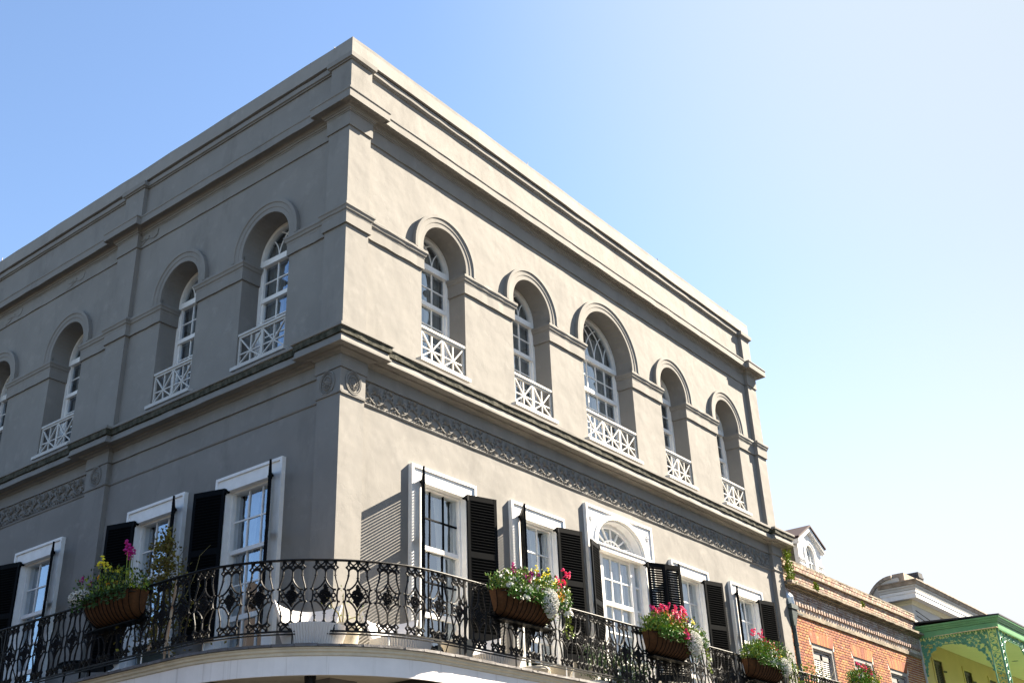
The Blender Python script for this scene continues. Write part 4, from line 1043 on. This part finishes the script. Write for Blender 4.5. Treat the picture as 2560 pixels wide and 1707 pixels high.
# lace: vine of leaves between rails, brackets at the posts
def lace_mesh(L_, H, seed, kind):
    """kind 'band': strip L x H hanging below z=0; 'bracket': quarter-arch filled with vine, corner at origin"""
    b = MB(); rr = random.Random(seed)
    def lf(x, z, s_):
        n = 7; a0 = rr.uniform(0, 6); c = (x, rr.uniform(-.02, .0), z); vs = [c] + [(x+s_*(1 if i % 2 else .55)*math.cos(a0+2*math.pi*i/(2*n)), rr.uniform(-.004, .012), z+s_*(1 if i % 2 else .55)*math.sin(a0+2*math.pi*i/(2*n))) for i in range(2*n)]
        b.add(vs, [(0, 1+i, 1+(i+1) % (2*n)) for i in range(2*n)])
    if kind == 'band':
        b.tube([(0, 0, -H), (L_, 0, -H)], .014, 5); x = .05
        pts = [(L_*i/30, 0, -H/2+H*.33*math.sin(i*1.1)) for i in range(31)]; b.tube(pts, .010, 5)
        while x < L_: lf(x, -rr.uniform(.06, H-.05), rr.uniform(.055, .09)); x += .045
        x = .06
        while x < L_: 
            b.tube([(x, 0, 0), (x+.05, 0, -H*.5), (x+.02, 0, -H)], .007, 4); x += .16
    else:
        for i in range(110):
            u, v = rr.random(), rr.random()
            # inside region between the corner and a concave curve
            if (u*1.0)**.62+(v)**.62 > 1.02: continue
            lf(u*L_, -v*H, rr.uniform(.05, .085))
        b.tube([(L_*(1-math.sin(t_)), 0, -H*(1-math.cos(t_))) for t_ in [math.pi/2*i/10 for i in range(11)]], .012, 5)
        for k in range(14):
            t_ = math.pi/2*(k+.5)/14; lf(L_*(1-math.sin(t_))+rr.uniform(-.02, .02), -H*(1-math.cos(t_))+rr.uniform(-.02, .02), .055)
        b.tube([(0, 0, 0), (L_*.18, 0, -H*.3), (L_*.05, 0, -H*.8)], .009, 4); b.tube([(0, 0, 0), (L_*.4, 0, -H*.12), (L_*.85, 0, -H*.03)], .009, 4)
    return b.mesh('iron_lace', M_green2)
gx, gy = xs+.26, -2.34; ang_s = math.atan2(2.5, -.24)
def lace(me, x, y, z, rz, sx=1, mt=None): 
    return put('iron_lace', me, gh, loc=TG(x, y, z), rz=rz, scale=(sx, 1, 1))
bandS = lace_mesh(2.05, .26, 1, 'band'); brk = lace_mesh(1.05, 1.0, 4, 'bracket'); brs_ = lace_mesh(.62, .95, 8, 'bracket'); bandF = lace_mesh(2.6, .24, 6, 'band')
lace(bandS, gx-.03, gy+.32, -3.49, ang_s); lace(brk, gx-.03, gy+.32, -3.75, ang_s)
q = Vector((-.24, 2.5)).normalized(); ex, ey = gx-.03+q.x*2.37, gy+q.y*2.37
lace(brs_, ex, ey, -3.75, ang_s+math.pi)
postl = lace_mesh(.30, 2.6, 12, 'band')
def lattice_post(x, y, rz, n_):
    b = MB(); 
    for k in (0, .30): b.box((k-.018, -.018, -3.0), (k+.018, .018, 0))
    rr = random.Random(n_); z = -.08
    while z > -2.95:
        b.tube([(.15+.11*math.cos(2*math.pi*i/8), 0, z-.10+.09*math.sin(2*math.pi*i/8)) for i in range(9)], .010, 4)
        for _ in range(4): b.octa((rr.uniform(.05, .25), rr.uniform(-.01, .01), z-rr.uniform(0, .2)), .035, .012, .035)
        z -= .21
    return b.build('gallery_post', M_green2, gh, loc=TG(x, y, -3.48), rz=rz)
lattice_post(gx-.0, gy-.0, ang_s, 1); lattice_post(gx+.02, gy-.02, 0, 2)
for k in range(3):
    x = gx+.34+k*2.9
    lace(bandF, x, gy, -3.49, 0); lace(brk, x, gy, -3.73, 0, .55); lace(brk, x+2.55, gy, -3.73, 0, -.55)
    lattice_post(x+2.56, gy-.02, 0, 5+k)
# gallery deck of this house (hidden below the frame) carries the posts
t = MB(); t.box((26.1, -2.5, -6.75), (44, .09, -6.5), TG); t.build('gallery_floor', M_green, gh)
for x in (26.4, 29.3, 32.2, 35.1):
    t = MB(); t.lathe([(.06, .14), (.04, ZW-6.75)], 8, (x-GX, -2.35, 0)); t.build('gallery_column', M_green2, gh)
for x in (26.45, ): 
    t = MB(); t.box((x-.3, .04, -12), (x-.38, .09, -3.5), TG); t.build('corner_board', M_pale, gh)
t = MB(); t.lathe([(.0, .02), (.16, .02), (.2, 0), (.0, -.012)], 16, TG(33.2, -1.0, -3.47)); t.build('ceiling_vent', M_stone, gh)

# ================================================================ PLANTS AND THINGS ON THE BALCONY
def foliage(b, n, fn, size, rr, up_=.3):
    """scatter small folded leaves; fn() gives a point and an outward direction"""
    for _ in range(n):
        p, d = fn(); p = Vector(p); d = (Vector(d)+Vector((rr.gauss(0, .6), rr.gauss(0, .6), rr.gauss(up_, .6)))).normalized()
        s_ = size*rr.uniform(.6, 1.3); side = d.cross(Vector((rr.gauss(0, 1), rr.gauss(0, 1), rr.gauss(0, 1)))).normalized()*s_*.32; nn = d.cross(side).normalized()*s_*.14
        q = p+d*s_; m_ = p+d*s_*.5
        b.add([p, m_+side+nn, q, m_-side+nn, m_], [(0, 1, 4), (1, 2, 4), (2, 3, 4), (3, 0, 4)])
def blossom_mesh(name, m_, kind, seed):
    b = MB(); rr = random.Random(seed)
    if kind == 'spike':
        for k in range(22):
            z = rr.uniform(0, .12); r_ = .034*(1-z/.17); a = rr.uniform(0, 6.3)
            b.octa((r_*math.cos(a), r_*math.sin(a), z), rr.uniform(.012, .02), rr.uniform(.012, .02), rr.uniform(.010, .016))
    elif kind == 'open':
        for k in range(6):
            a = k*math.pi/3+rr.uniform(-.2, .2); c, s_ = math.cos(a), math.sin(a); ln = .034
            b.add([(0, 0, 0), (ln*.6*c-.014*s_, -.006, ln*.6*s_+.014*c), (ln*c, .004, ln*s_), (ln*.6*c+.014*s_, -.006, ln*.6*s_-.014*c)], [(0, 1, 2, 3)])
        b.octa((0, -.006, 0), .009, .009, .009)
    return b.mesh(name, m_, recalc=False)
BL = {}
for nm, m_ in (('pink', M_pink), ('mag', M_mag), ('yel', M_yel), ('oran', M_oran), ('white', M_whitef)):
    BL[nm, 's'] = blossom_mesh('blossom', m_, 'spike', len(BL)); BL[nm, 'o'] = blossom_mesh('blossom', m_, 'open', len(BL))

def basket(origin, rz, label, length, seed, spec, trail=True, leafm=M_leaf, dens=1.0, ht=.42):
    """half-round hayrack of coco fibre hung outside the rail; local x along the rail, -y outwards, z=0 at the rim"""
    root = tag(empty('flower_basket', origin, rz), label, 'flower basket', 'flower baskets hung along the balcony railing')
    rr = random.Random(seed); Lh = length/2; D = .34; H = .40; nx, na = 22, 9
    def P(u, a, k=1.0):
        taper = 1-abs(u)**5*.22; s_ = Lh*(1-.32*(math.sin(a)**1.6)*.55); x = u*s_
        e = (1-abs(u)**7*.55)
        return (x, -D*math.cos(a)*e*k, -H*math.sin(a)*taper*k)
    b = MB(); vs = [P(-1+2*i/nx, math.pi/2*j/na) for i in range(nx+1) for j in range(na+1)]; fs = [(i*(na+1)+j, (i+1)*(na+1)+j, (i+1)*(na+1)+j+1, i*(na+1)+j+1) for i in range(nx) for j in range(na)]
    k0 = len(vs); 
    for sgn, i in ((-1, 0), (1, nx)):
        c = len(vs); vs.append((P(sgn, 0)[0]*.97, -.01, -.01)); vs.append((P(sgn, math.pi/2)[0]*.97, -.01, -H*.78))
        fs += [(i*(na+1)+j, i*(na+1)+j+1, c) for j in range(na)] + [(i*(na+1)+na, c+1, c)]
    b.add(vs, fs); b.build('coco_liner', M_coco, root, smooth=False, recalc=False)
    for k in range(15):
        u = -1+2*k/14; t = MB(); t.tube([P(u*.995, math.pi/2*j/9, 1.03) for j in range(10)], .006, 4); t.build('wire_rib', M_black, root)
    t = MB(); t.tube([P(-1+2*i/24, 0.0, 1.02) for i in range(25)], .012, 5); t.tube([P(-1+2*i/24, math.pi/2*.99, 1.02) for i in range(25)], .012, 5); t.box((-Lh, -.015, -H*1.0), (Lh, .015, -H*.95)); t.box((-Lh, -.012, -.02), (Lh, .012, .01)); t.build('wire_frame', M_black, root)
    t = MB(); t.box((-Lh*.80, -D*.45, -H-.035), (Lh*.86, .03, -H-.018)); t.build('shelf', M_black, root)
    t = MB(); t.box((-Lh*.93, -D*.85, -.06), (Lh*.93, -.02, -.05)); t.build('soil', M_dark, root)
    fo = MB()
    cl = [(rr.uniform(-1, 1), rr.uniform(-.05, .26)) for _ in range(9)]
    def top():
        u, v = rr.choice(cl) if rr.random() < .55 else (rr.uniform(-1.02, 1.02), rr.uniform(-.05, .24))
        x = (u+rr.gauss(0, .07))*Lh; y = -rr.uniform(.02, D+.08); h = ht*(1-.45*abs(u)**3)*rr.random()**1.3*(.8+v)
        return (x, y, h-.04), (u*.4, -.4, .7)
    foliage(fo, int(1900*dens), top, .048, rr)
    def over():
        x = rr.uniform(-1, 1)*Lh; return (x, -D-.03+rr.uniform(-.05, .03), -rr.random()**2*.16), (0, -1, -.3)
    foliage(fo, int(800*dens), over, .05, rr, -.2)
    tag(fo.build('foliage', leafm, root, recalc=False), kind='stuff')
    f2 = MB(); foliage(f2, int(1100*dens), top, .05, rr); tag(f2.build('foliage', M_leaf2, root, recalc=False), kind='stuff')
    if trail:
        for x in trail:
            v = MB(); pts = [(x, -D-.02, .02)]; 
            for k in range(10): pts.append((pts[-1][0]+rr.uniform(-.02, .025), -D-.03+rr.uniform(-.02, .02), pts[-1][2]-rr.uniform(.04, .075)))
            v.tube(pts, .004, 4); foliage(v, 90, lambda: (Vector(rr.choice(pts))+Vector((rr.gauss(0, .02), 0, rr.uniform(-.03, .03))), (0, -1, -.3)), .04, rr, -.2); v.build('trailing_vine', M_leaf2, root, recalc=False)
    for kind, col, n, u0, u1, z0, z1, s_ in spec:
        if kind == 'cloud':                                    # mass of tiny white flowers
            c = MB(); 
            uc, zc_ = (u0+u1)/2*Lh, (z0+z1)/2; ru, rz_ = (u1-u0)/2*Lh*1.15, (z1-z0)/2
            for _ in range(int(n*2.2)):
                a, e = rr.uniform(0, 2*math.pi), rr.uniform(-1, 1); q_ = rr.uniform(.82, 1.06); ce = math.sqrt(1-e*e); tp = 1-.35*max(0, -e)
                c.octa((uc+ru*ce*math.cos(a)*q_*tp, -D-.02-abs(math.sin(a))*ce*.15*q_, zc_+rz_*e*q_), s_*.8*rr.uniform(.6, 1.2), s_*.8, s_*.8)
            m_ = MB(); foliage(m_, n, lambda: ((uc+rr.gauss(0, ru*.5), -D-.05, zc_+rr.gauss(0, rz_*.5)), (0, -1, 0)), .04, rr); tag(m_.build('foliage', leafm, root, recalc=False), kind='stuff')
            tag(c.build('tiny_flowers', M_whitef, root, recalc=False), kind='stuff'); continue
        for _ in range(n if kind == 's' or seed == 29 else int(n*1.8)):
            u = rr.uniform(u0, u1); z = rr.uniform(z0, z1)
            o = put('blossom', BL[col, kind], root, loc=(u*Lh, -rr.uniform(.10, D+.06) if z > .02 else -D-.07, z), rot=(rr.uniform(-.5, .5), rr.uniform(-.4, .4), rr.uniform(-.8, .8)), scale=(s_*rr.uniform(.8, 1.2),)*3)
            if z > .22 and kind == 's':
                v = MB(); v.tube([(o.location.x*.98, o.location.y*.9, 0), tuple(o.location)], .004, 4); v.build('stem', M_leaf2, root)
    return root
ZK = ZR-.05
basket((2.45, -1.57, ZK), 0, 'coco basket of white, pink and yellow flowers, nearest the building corner on the lit side', 1.58, 3,
       [('s', 'yel', 6, -.8, .55, .22, .42, 1.1), ('s', 'yel', 3, .3, .65, .12, .3, 1.2), ('s', 'mag', 7, -.65, .1, .10, .34, .9), ('o', 'mag', 6, -.7, .3, .05, .3, 1.4), ('o', 'white', 22, -1.0, .4, -.02, .22, 1.3), ('o', 'white', 8, .75, 1.0, -.25, .12, 1.6),
        ('o', 'oran', 9, .45, .95, -.02, .18, 1.4), ('cloud', 'w', 420, .1, .52, -.34, .12, .016), ('s', 'pink', 6, .92, 1.22, .18, .40, 1.1), ('o', 'white', 5, -.7, -.3, -.16, -.02, 1.0)], trail=(.66, .72))
basket((6.75, -1.57, ZK), 0, 'coco basket topped with deep pink snapdragons and white trailing bloom, below the arched door', 1.62, 8,
       [('s', 'pink', 24, -.75, .35, .20, .42, 1.1), ('o', 'oran', 5, -.6, .2, .15, .3, 1.2), ('s', 'mag', 6, -.8, .3, .14, .36, .9), ('s', 'yel', 4, .5, .9, .08, .32, 1.1), ('cloud', 'w', 420, .25, .75, -.36, .10, .016), ('o', 'white', 14, .6, 1.1, -.12, .10, 1.7), ('s', 'pink', 3, .1, .3, -.12, -.02, 1.1), ('s', 'pink', 3, .5, .75, .34, .50, .8)], trail=(.85, .95))
basket((10.55, -1.57, ZK), 0, 'coco basket with loose pink spikes in front of the last window shutters', 1.66, 13,
       [('s', 'pink', 5, -.7, -.4, .30, .50, 1.1), ('s', 'pink', 8, .0, .8, .15, .42, 1.15), ('o', 'oran', 6, -.4, .4, .05, .3, 1.2), ('o', 'white', 26, -.3, 1.1, -.15, .25, 1.5), ('cloud', 'w', 240, .2, .7, -.30, .08, .015), ('o', 'yel', 8, .3, 1.0, -.1, .2, 1.3)], trail=(.5, .8, 1.0), ht=.46)
basket((15.75, -1.57, ZK+.0), 0, 'coco basket of pink and yellow flowers against the orange brick wall', 1.5, 19,
       [('s', 'pink', 10, -.6, .6, .18, .50, 1.2), ('o', 'yel', 10, .2, .9, .1, .35, 1.5), ('o', 'white', 16, -.8, .8, -.1, .3, 1.4), ('s', 'mag', 5, -.6, .6, .1, .3, 1)], trail=(.6,), ht=.52)
basket((-1.89, 2.42, ZK-.02), -math.pi/2, 'shaded coco basket with a tall magenta bloom, on the shaded railing at left', 1.36, 29,
       [('s', 'mag', 4, .78, .92, .44, .52, 1.3), ('s', 'mag', 1, .45, .5, .44, .5, .9), ('s', 'yel', 3, -.25, -.05, .32, .42, 1.2), ('o', 'yel', 2, .1, .2, .3, .36, 1.2), ('o', 'oran', 3, -.1, .2, .15, .25, 1.2), ('s', 'mag', 2, -.9, -.65, .22, .30, .9), ('cloud', 'w', 110, -1.05, -.45, -.06, .14, .013), ('o', 'white', 6, .6, .95, .0, .3, .8)], trail=False, leafm=M_leafd, dens=.5, ht=.46)

def pot(name, label, x, y, prof, m_, group=None):
    root = tag(empty(name, (x, y, ZF)), label, 'plant pot', group)
    b = MB(); b.lathe(prof, 28); b.build('vessel', m_, root, smooth=True); b = MB(); r_ = prof[-3][0] if len(prof) > 3 else prof[-1][0]
    b.lathe([(.0, prof[-1][1]-.05), (r_*.9, prof[-1][1]-.05)], 20, cap=False); b.build('soil', M_dark, root); return root
def shrub(name, label, origin, n, fn, size, m_, parent=None, stems=(), up_=.3, seed=1, cat='plant'):
    root = tag(empty(name, origin), label, cat); rr = random.Random(seed)
    b = MB(); foliage(b, n, lambda: fn(rr), size, rr, up_); tag(b.build('foliage', m_, root, recalc=False), kind='stuff')
    if stems:
        for st in stems: b = MB(); b.tube(st, [.014-.010*i/(len(st)-1) for i in range(len(st))], 5); b.build('stem', M_stem, root)
    return root
# ribbed outdoor armchairs
def ribbed_chair(x, y, rz, label):
    root = tag(empty('armchair', (x, y, ZF), rz), label, 'armchair', 'ribbed white armchairs on the balcony')
    def shell(a0, a1, r0, r1, z0, zf, nm, m_=M_wicker, n=84):
        b = MB(); vs = []
        for i in range(n+1):
            t = i/n; a = a0+(a1-a0)*t; rib = .010*(1 if i % 2 else -1); zt = zf(t)
            for z, r_ in ((z0, r0), (zt*.5+z0*.5, (r0+r1)/2), (zt, r1)): vs.append(((r_+rib)*math.cos(a), (r_+rib)*math.sin(a), z))
            for z, r_ in ((zt, r1-.035), (z0, r0-.035)): vs.append((r_*math.cos(a), r_*math.sin(a), z))
        k = 5; fs = [(i*k+j, (i+1)*k+j, (i+1)*k+(j+1) % k, i*k+(j+1) % k) for i in range(n) for j in range(k)] + [tuple(range(k)), tuple(reversed(range(n*k, n*k+k)))]
        b.add(vs, fs); return b.build(nm, m_, root)
    shell(R(-200), R(20), .36, .46, .02, lambda t: .30, 'arm_shell')
    shell(R(28), R(152), .40, .58, .26, lambda t: .72-.07*math.sin(math.pi*t), 'backrest', n=60)
    b = MB(); b.lathe([(0, .10), (.34, .10), (.36, .22), (.0, .24)], 24); b.build('seat', M_wicker, root, smooth=True)
    return root
ribbed_chair(-.88, -.58, R(-25), 'white ribbed armchair with high curved back, right at the building corner')
ribbed_chair(.62, -.78, R(-12), 'white ribbed armchair turned away under the first louvre shadow')
ribbed_chair(2.62, -.86, R(-4), 'low white ribbed armchair under the first big shutter')
urn = [(.14, 0), (.17, .04), (.20, .22), (.25, .34), (.275, .37), (.275, .41), (.24, .42), (.2, .40)]
pot('plant_pot', 'square-shouldered stone pot with dry twigs beside the corner armchair', -.38, -.62, [(.20, 0), (.24, .3), (.27, .34), (.27, .40), (.22, .40), (.2, .38)], M_pot)
pot('plant_pot', 'flared pale pot between the second armchair and the first shutter', 1.72, -.95, urn, M_pot)
pot('plant_pot', 'round cream pot with moulded rim, left of the arched door', 3.55, -.95, [(.17, 0), (.25, .05), (.28, .16), (.29, .2), (.27, .24), (.24, .25), (.2, .22)], M_pot)
pot('plant_pot', 'plain tapered cream pot, right of the moulded pot', 4.25, -.98, [(.13, 0), (.2, .24), (.23, .28), (.23, .33), (.2, .34), (.17, .32)], M_pot)
pot('plant_pot', 'low rounded white bowl at the foot of the open louvred shutter', 5.0, -1.05, [(.16, 0), (.3, .03), (.34, .10), (.33, .15), (.28, .16), (.24, .14)], M_whitef)
# dry sprigs
def dryf(rr):
    a = rr.uniform(0, 6.3); r_ = rr.uniform(0, .35); return (r_*math.cos(a), r_*math.sin(a), .1+rr.random()*.45), (math.cos(a), math.sin(a), .5)
shrub('dry_plant', 'thin dry twigs with few yellow leaves in the corner pot', (-.38, -.62, ZF+.36), 60, dryf, .035, M_leaf2, stems=[[(0, 0, 0), (.1, .02, .15), (.28, .0, .22), (.4, .0, .36)], [(0, 0, 0), (-.08, .0, .2), (-.2, 0, .28), (-.3, 0, .5)], [(0, 0, 0), (.04, .03, .25), (.0, 0, .5)]], seed=4)
# tall loose shrub in front of the shaded shutters, in a dark planter
def tall(rr):
    z = rr.random()**.8*1.85; w_ = .42*(1-(z/1.9)**2)+.06; g_ = round(z/.28)*.28
    return (rr.gauss(0, w_*.55), rr.gauss(0, w_*.55), z*.6+g_*.4+rr.gauss(0, .05)), (rr.gauss(0, 1), rr.gauss(0, 1), .6)
def bush_stems(n, h, sp, seed):
    rr = random.Random(seed); o = []
    for _ in range(n):
        p = [(0, 0, 0)]; dx, dy = rr.gauss(0, sp), rr.gauss(0, sp)
        for k in range(1, 7): p.append((dx*k/6+rr.gauss(0, .03), dy*k/6+rr.gauss(0, .03), h*rr.uniform(.8, 1)*k/6))
        o.append(p)
    return o
shrub('potted_shrub', 'tall loose olive-green shrub in front of the shaded shutters, left side', (-1.25, 2.42, ZF+.30), 2100, tall, .062, M_leafo, stems=bush_stems(7, 1.9, .25, 3), seed=6)
pot('planter', 'dark round planter holding the tall olive-green shrub', -1.25, 2.42, [(.2, 0), (.24, .3), (.26, .33), (.22, .33), (.2, .31), (.18, .3)], M_copper)
def low(rr):
    x = rr.uniform(-.85, .85); return (x, rr.gauss(0, .16), rr.random()**.8*(.62+.12*math.sin(x*7))), (0, -.3, .7)
r0 = shrub('flowering_bush', 'low green bush with many white flowers behind the railing, under the arched door', (6.15, -.95, ZF+.18), 3200, low, .05, M_leafd, seed=7, stems=bush_stems(6, .5, .3, 8))
rr = random.Random(2)
for _ in range(70):
    p, _d = low(rr); put('blossom', BL['white', 'o'], r0, loc=(p[0], p[1]-.12, p[2]), scale=(rr.uniform(.8, 1.3),)*3)
t = MB(); t.box((-.85, -.16, 0), (.85, .16, .22)); root = tag(empty('planter_box', (6.15, -.95, ZF)), 'long dark planter box under the white-flowered bush', 'planter'); t.build('box_body', M_copper, root); t = MB(); t.box((-.87, -.18, .2), (.87, .18, .235)); t.build('rim', M_copper, root)
def vine(rr):
    x = rr.uniform(-.9, 1.4); return (x, rr.gauss(0, .06), -.5+rr.random()*.85*(1-abs(x)*.3)), (0, -.5, .5)
shrub('climbing_vine', 'thin yellow-green vine tangled on the far railing by the brick wall', (13.3, -1.52, ZR-.05), 260, vine, .075, M_leaf2, seed=12, stems=[[(-.8, 0, -.6), (-.3, 0, -.1), (.3, 0, .15), (.9, 0, .0), (1.3, 0, .3)]])
def drys(rr):
    a = rr.uniform(0, 6.3); r_ = rr.random()**.5*.30; return (r_*math.cos(a), r_*.6*math.sin(a), rr.random()*1.35), (math.cos(a), math.sin(a), .3)
shrub('dried_shrub', 'brown dried shrub in front of the last shutter', (12.55, -.9, ZF+.2), 900, drys, .06, M_dry, seed=14, stems=bush_stems(6, 1.1, .18, 9))
# ferns rooted in the brick cornice
def fern(s_):
    def f(rr): a = rr.uniform(0, 6.3); r_ = rr.random()*s_; return (r_*math.cos(a), -abs(r_*math.sin(a))*.5, rr.uniform(-.8, 1)*s_), (math.cos(a), -.5, .6)
    return f
def fern_long(rr): a = rr.uniform(0, 6.3); r_ = rr.random()*.16; return (r_*math.cos(a), -abs(r_*math.sin(a))-.02, rr.uniform(-.5, .42)), (math.cos(a), -.6, .3)
shrub('wall_fern', 'hanging clump of ferns in the gap between mansion and brick wall', (16.22, .0, ZW-2.95), 520, fern_long, .075, M_leaf2, seed=15, stems=[[(0, 0, -.3), (.02, -.06, .2), (.05, -.08, .5)]])
shrub('wall_fern', 'small fern sprouting on the brick cornice ledge', (17.75, -.10, ZW-3.30), 110, fern(.13), .075, M_leaf2, seed=16, stems=[[(0, 0, -.05), (0, -.04, .1)]])
shrub('wall_fern', 'tiny weed on the brick parapet near its middle', (21.4, .02, ZW-3.15), 60, fern(.10), .06, M_leaf2, seed=17, stems=[[(0, 0, -.05), (0, -.04, .1)]])
# low dark tables seen under the left rail
def side_table(x, y, label):
    root = tag(empty('side_table', (x, y, ZF)), label, 'table'); t = MB(); t.lathe([(.0, .50), (.42, .50), (.43, .52), (.42, .54), (0, .54)], 24); t.build('table_top', M_black, root)
    for k in range(4): a = math.pi/4+k*math.pi/2; t = MB(); t.tube([(.34*math.cos(a), .34*math.sin(a), 0), (.30*math.cos(a), .30*math.sin(a), .5)], .018, 6); t.build('leg', M_black, root)
side_table(-1.0, 4.6, 'round black metal table in the shade, left of the tall shrub')
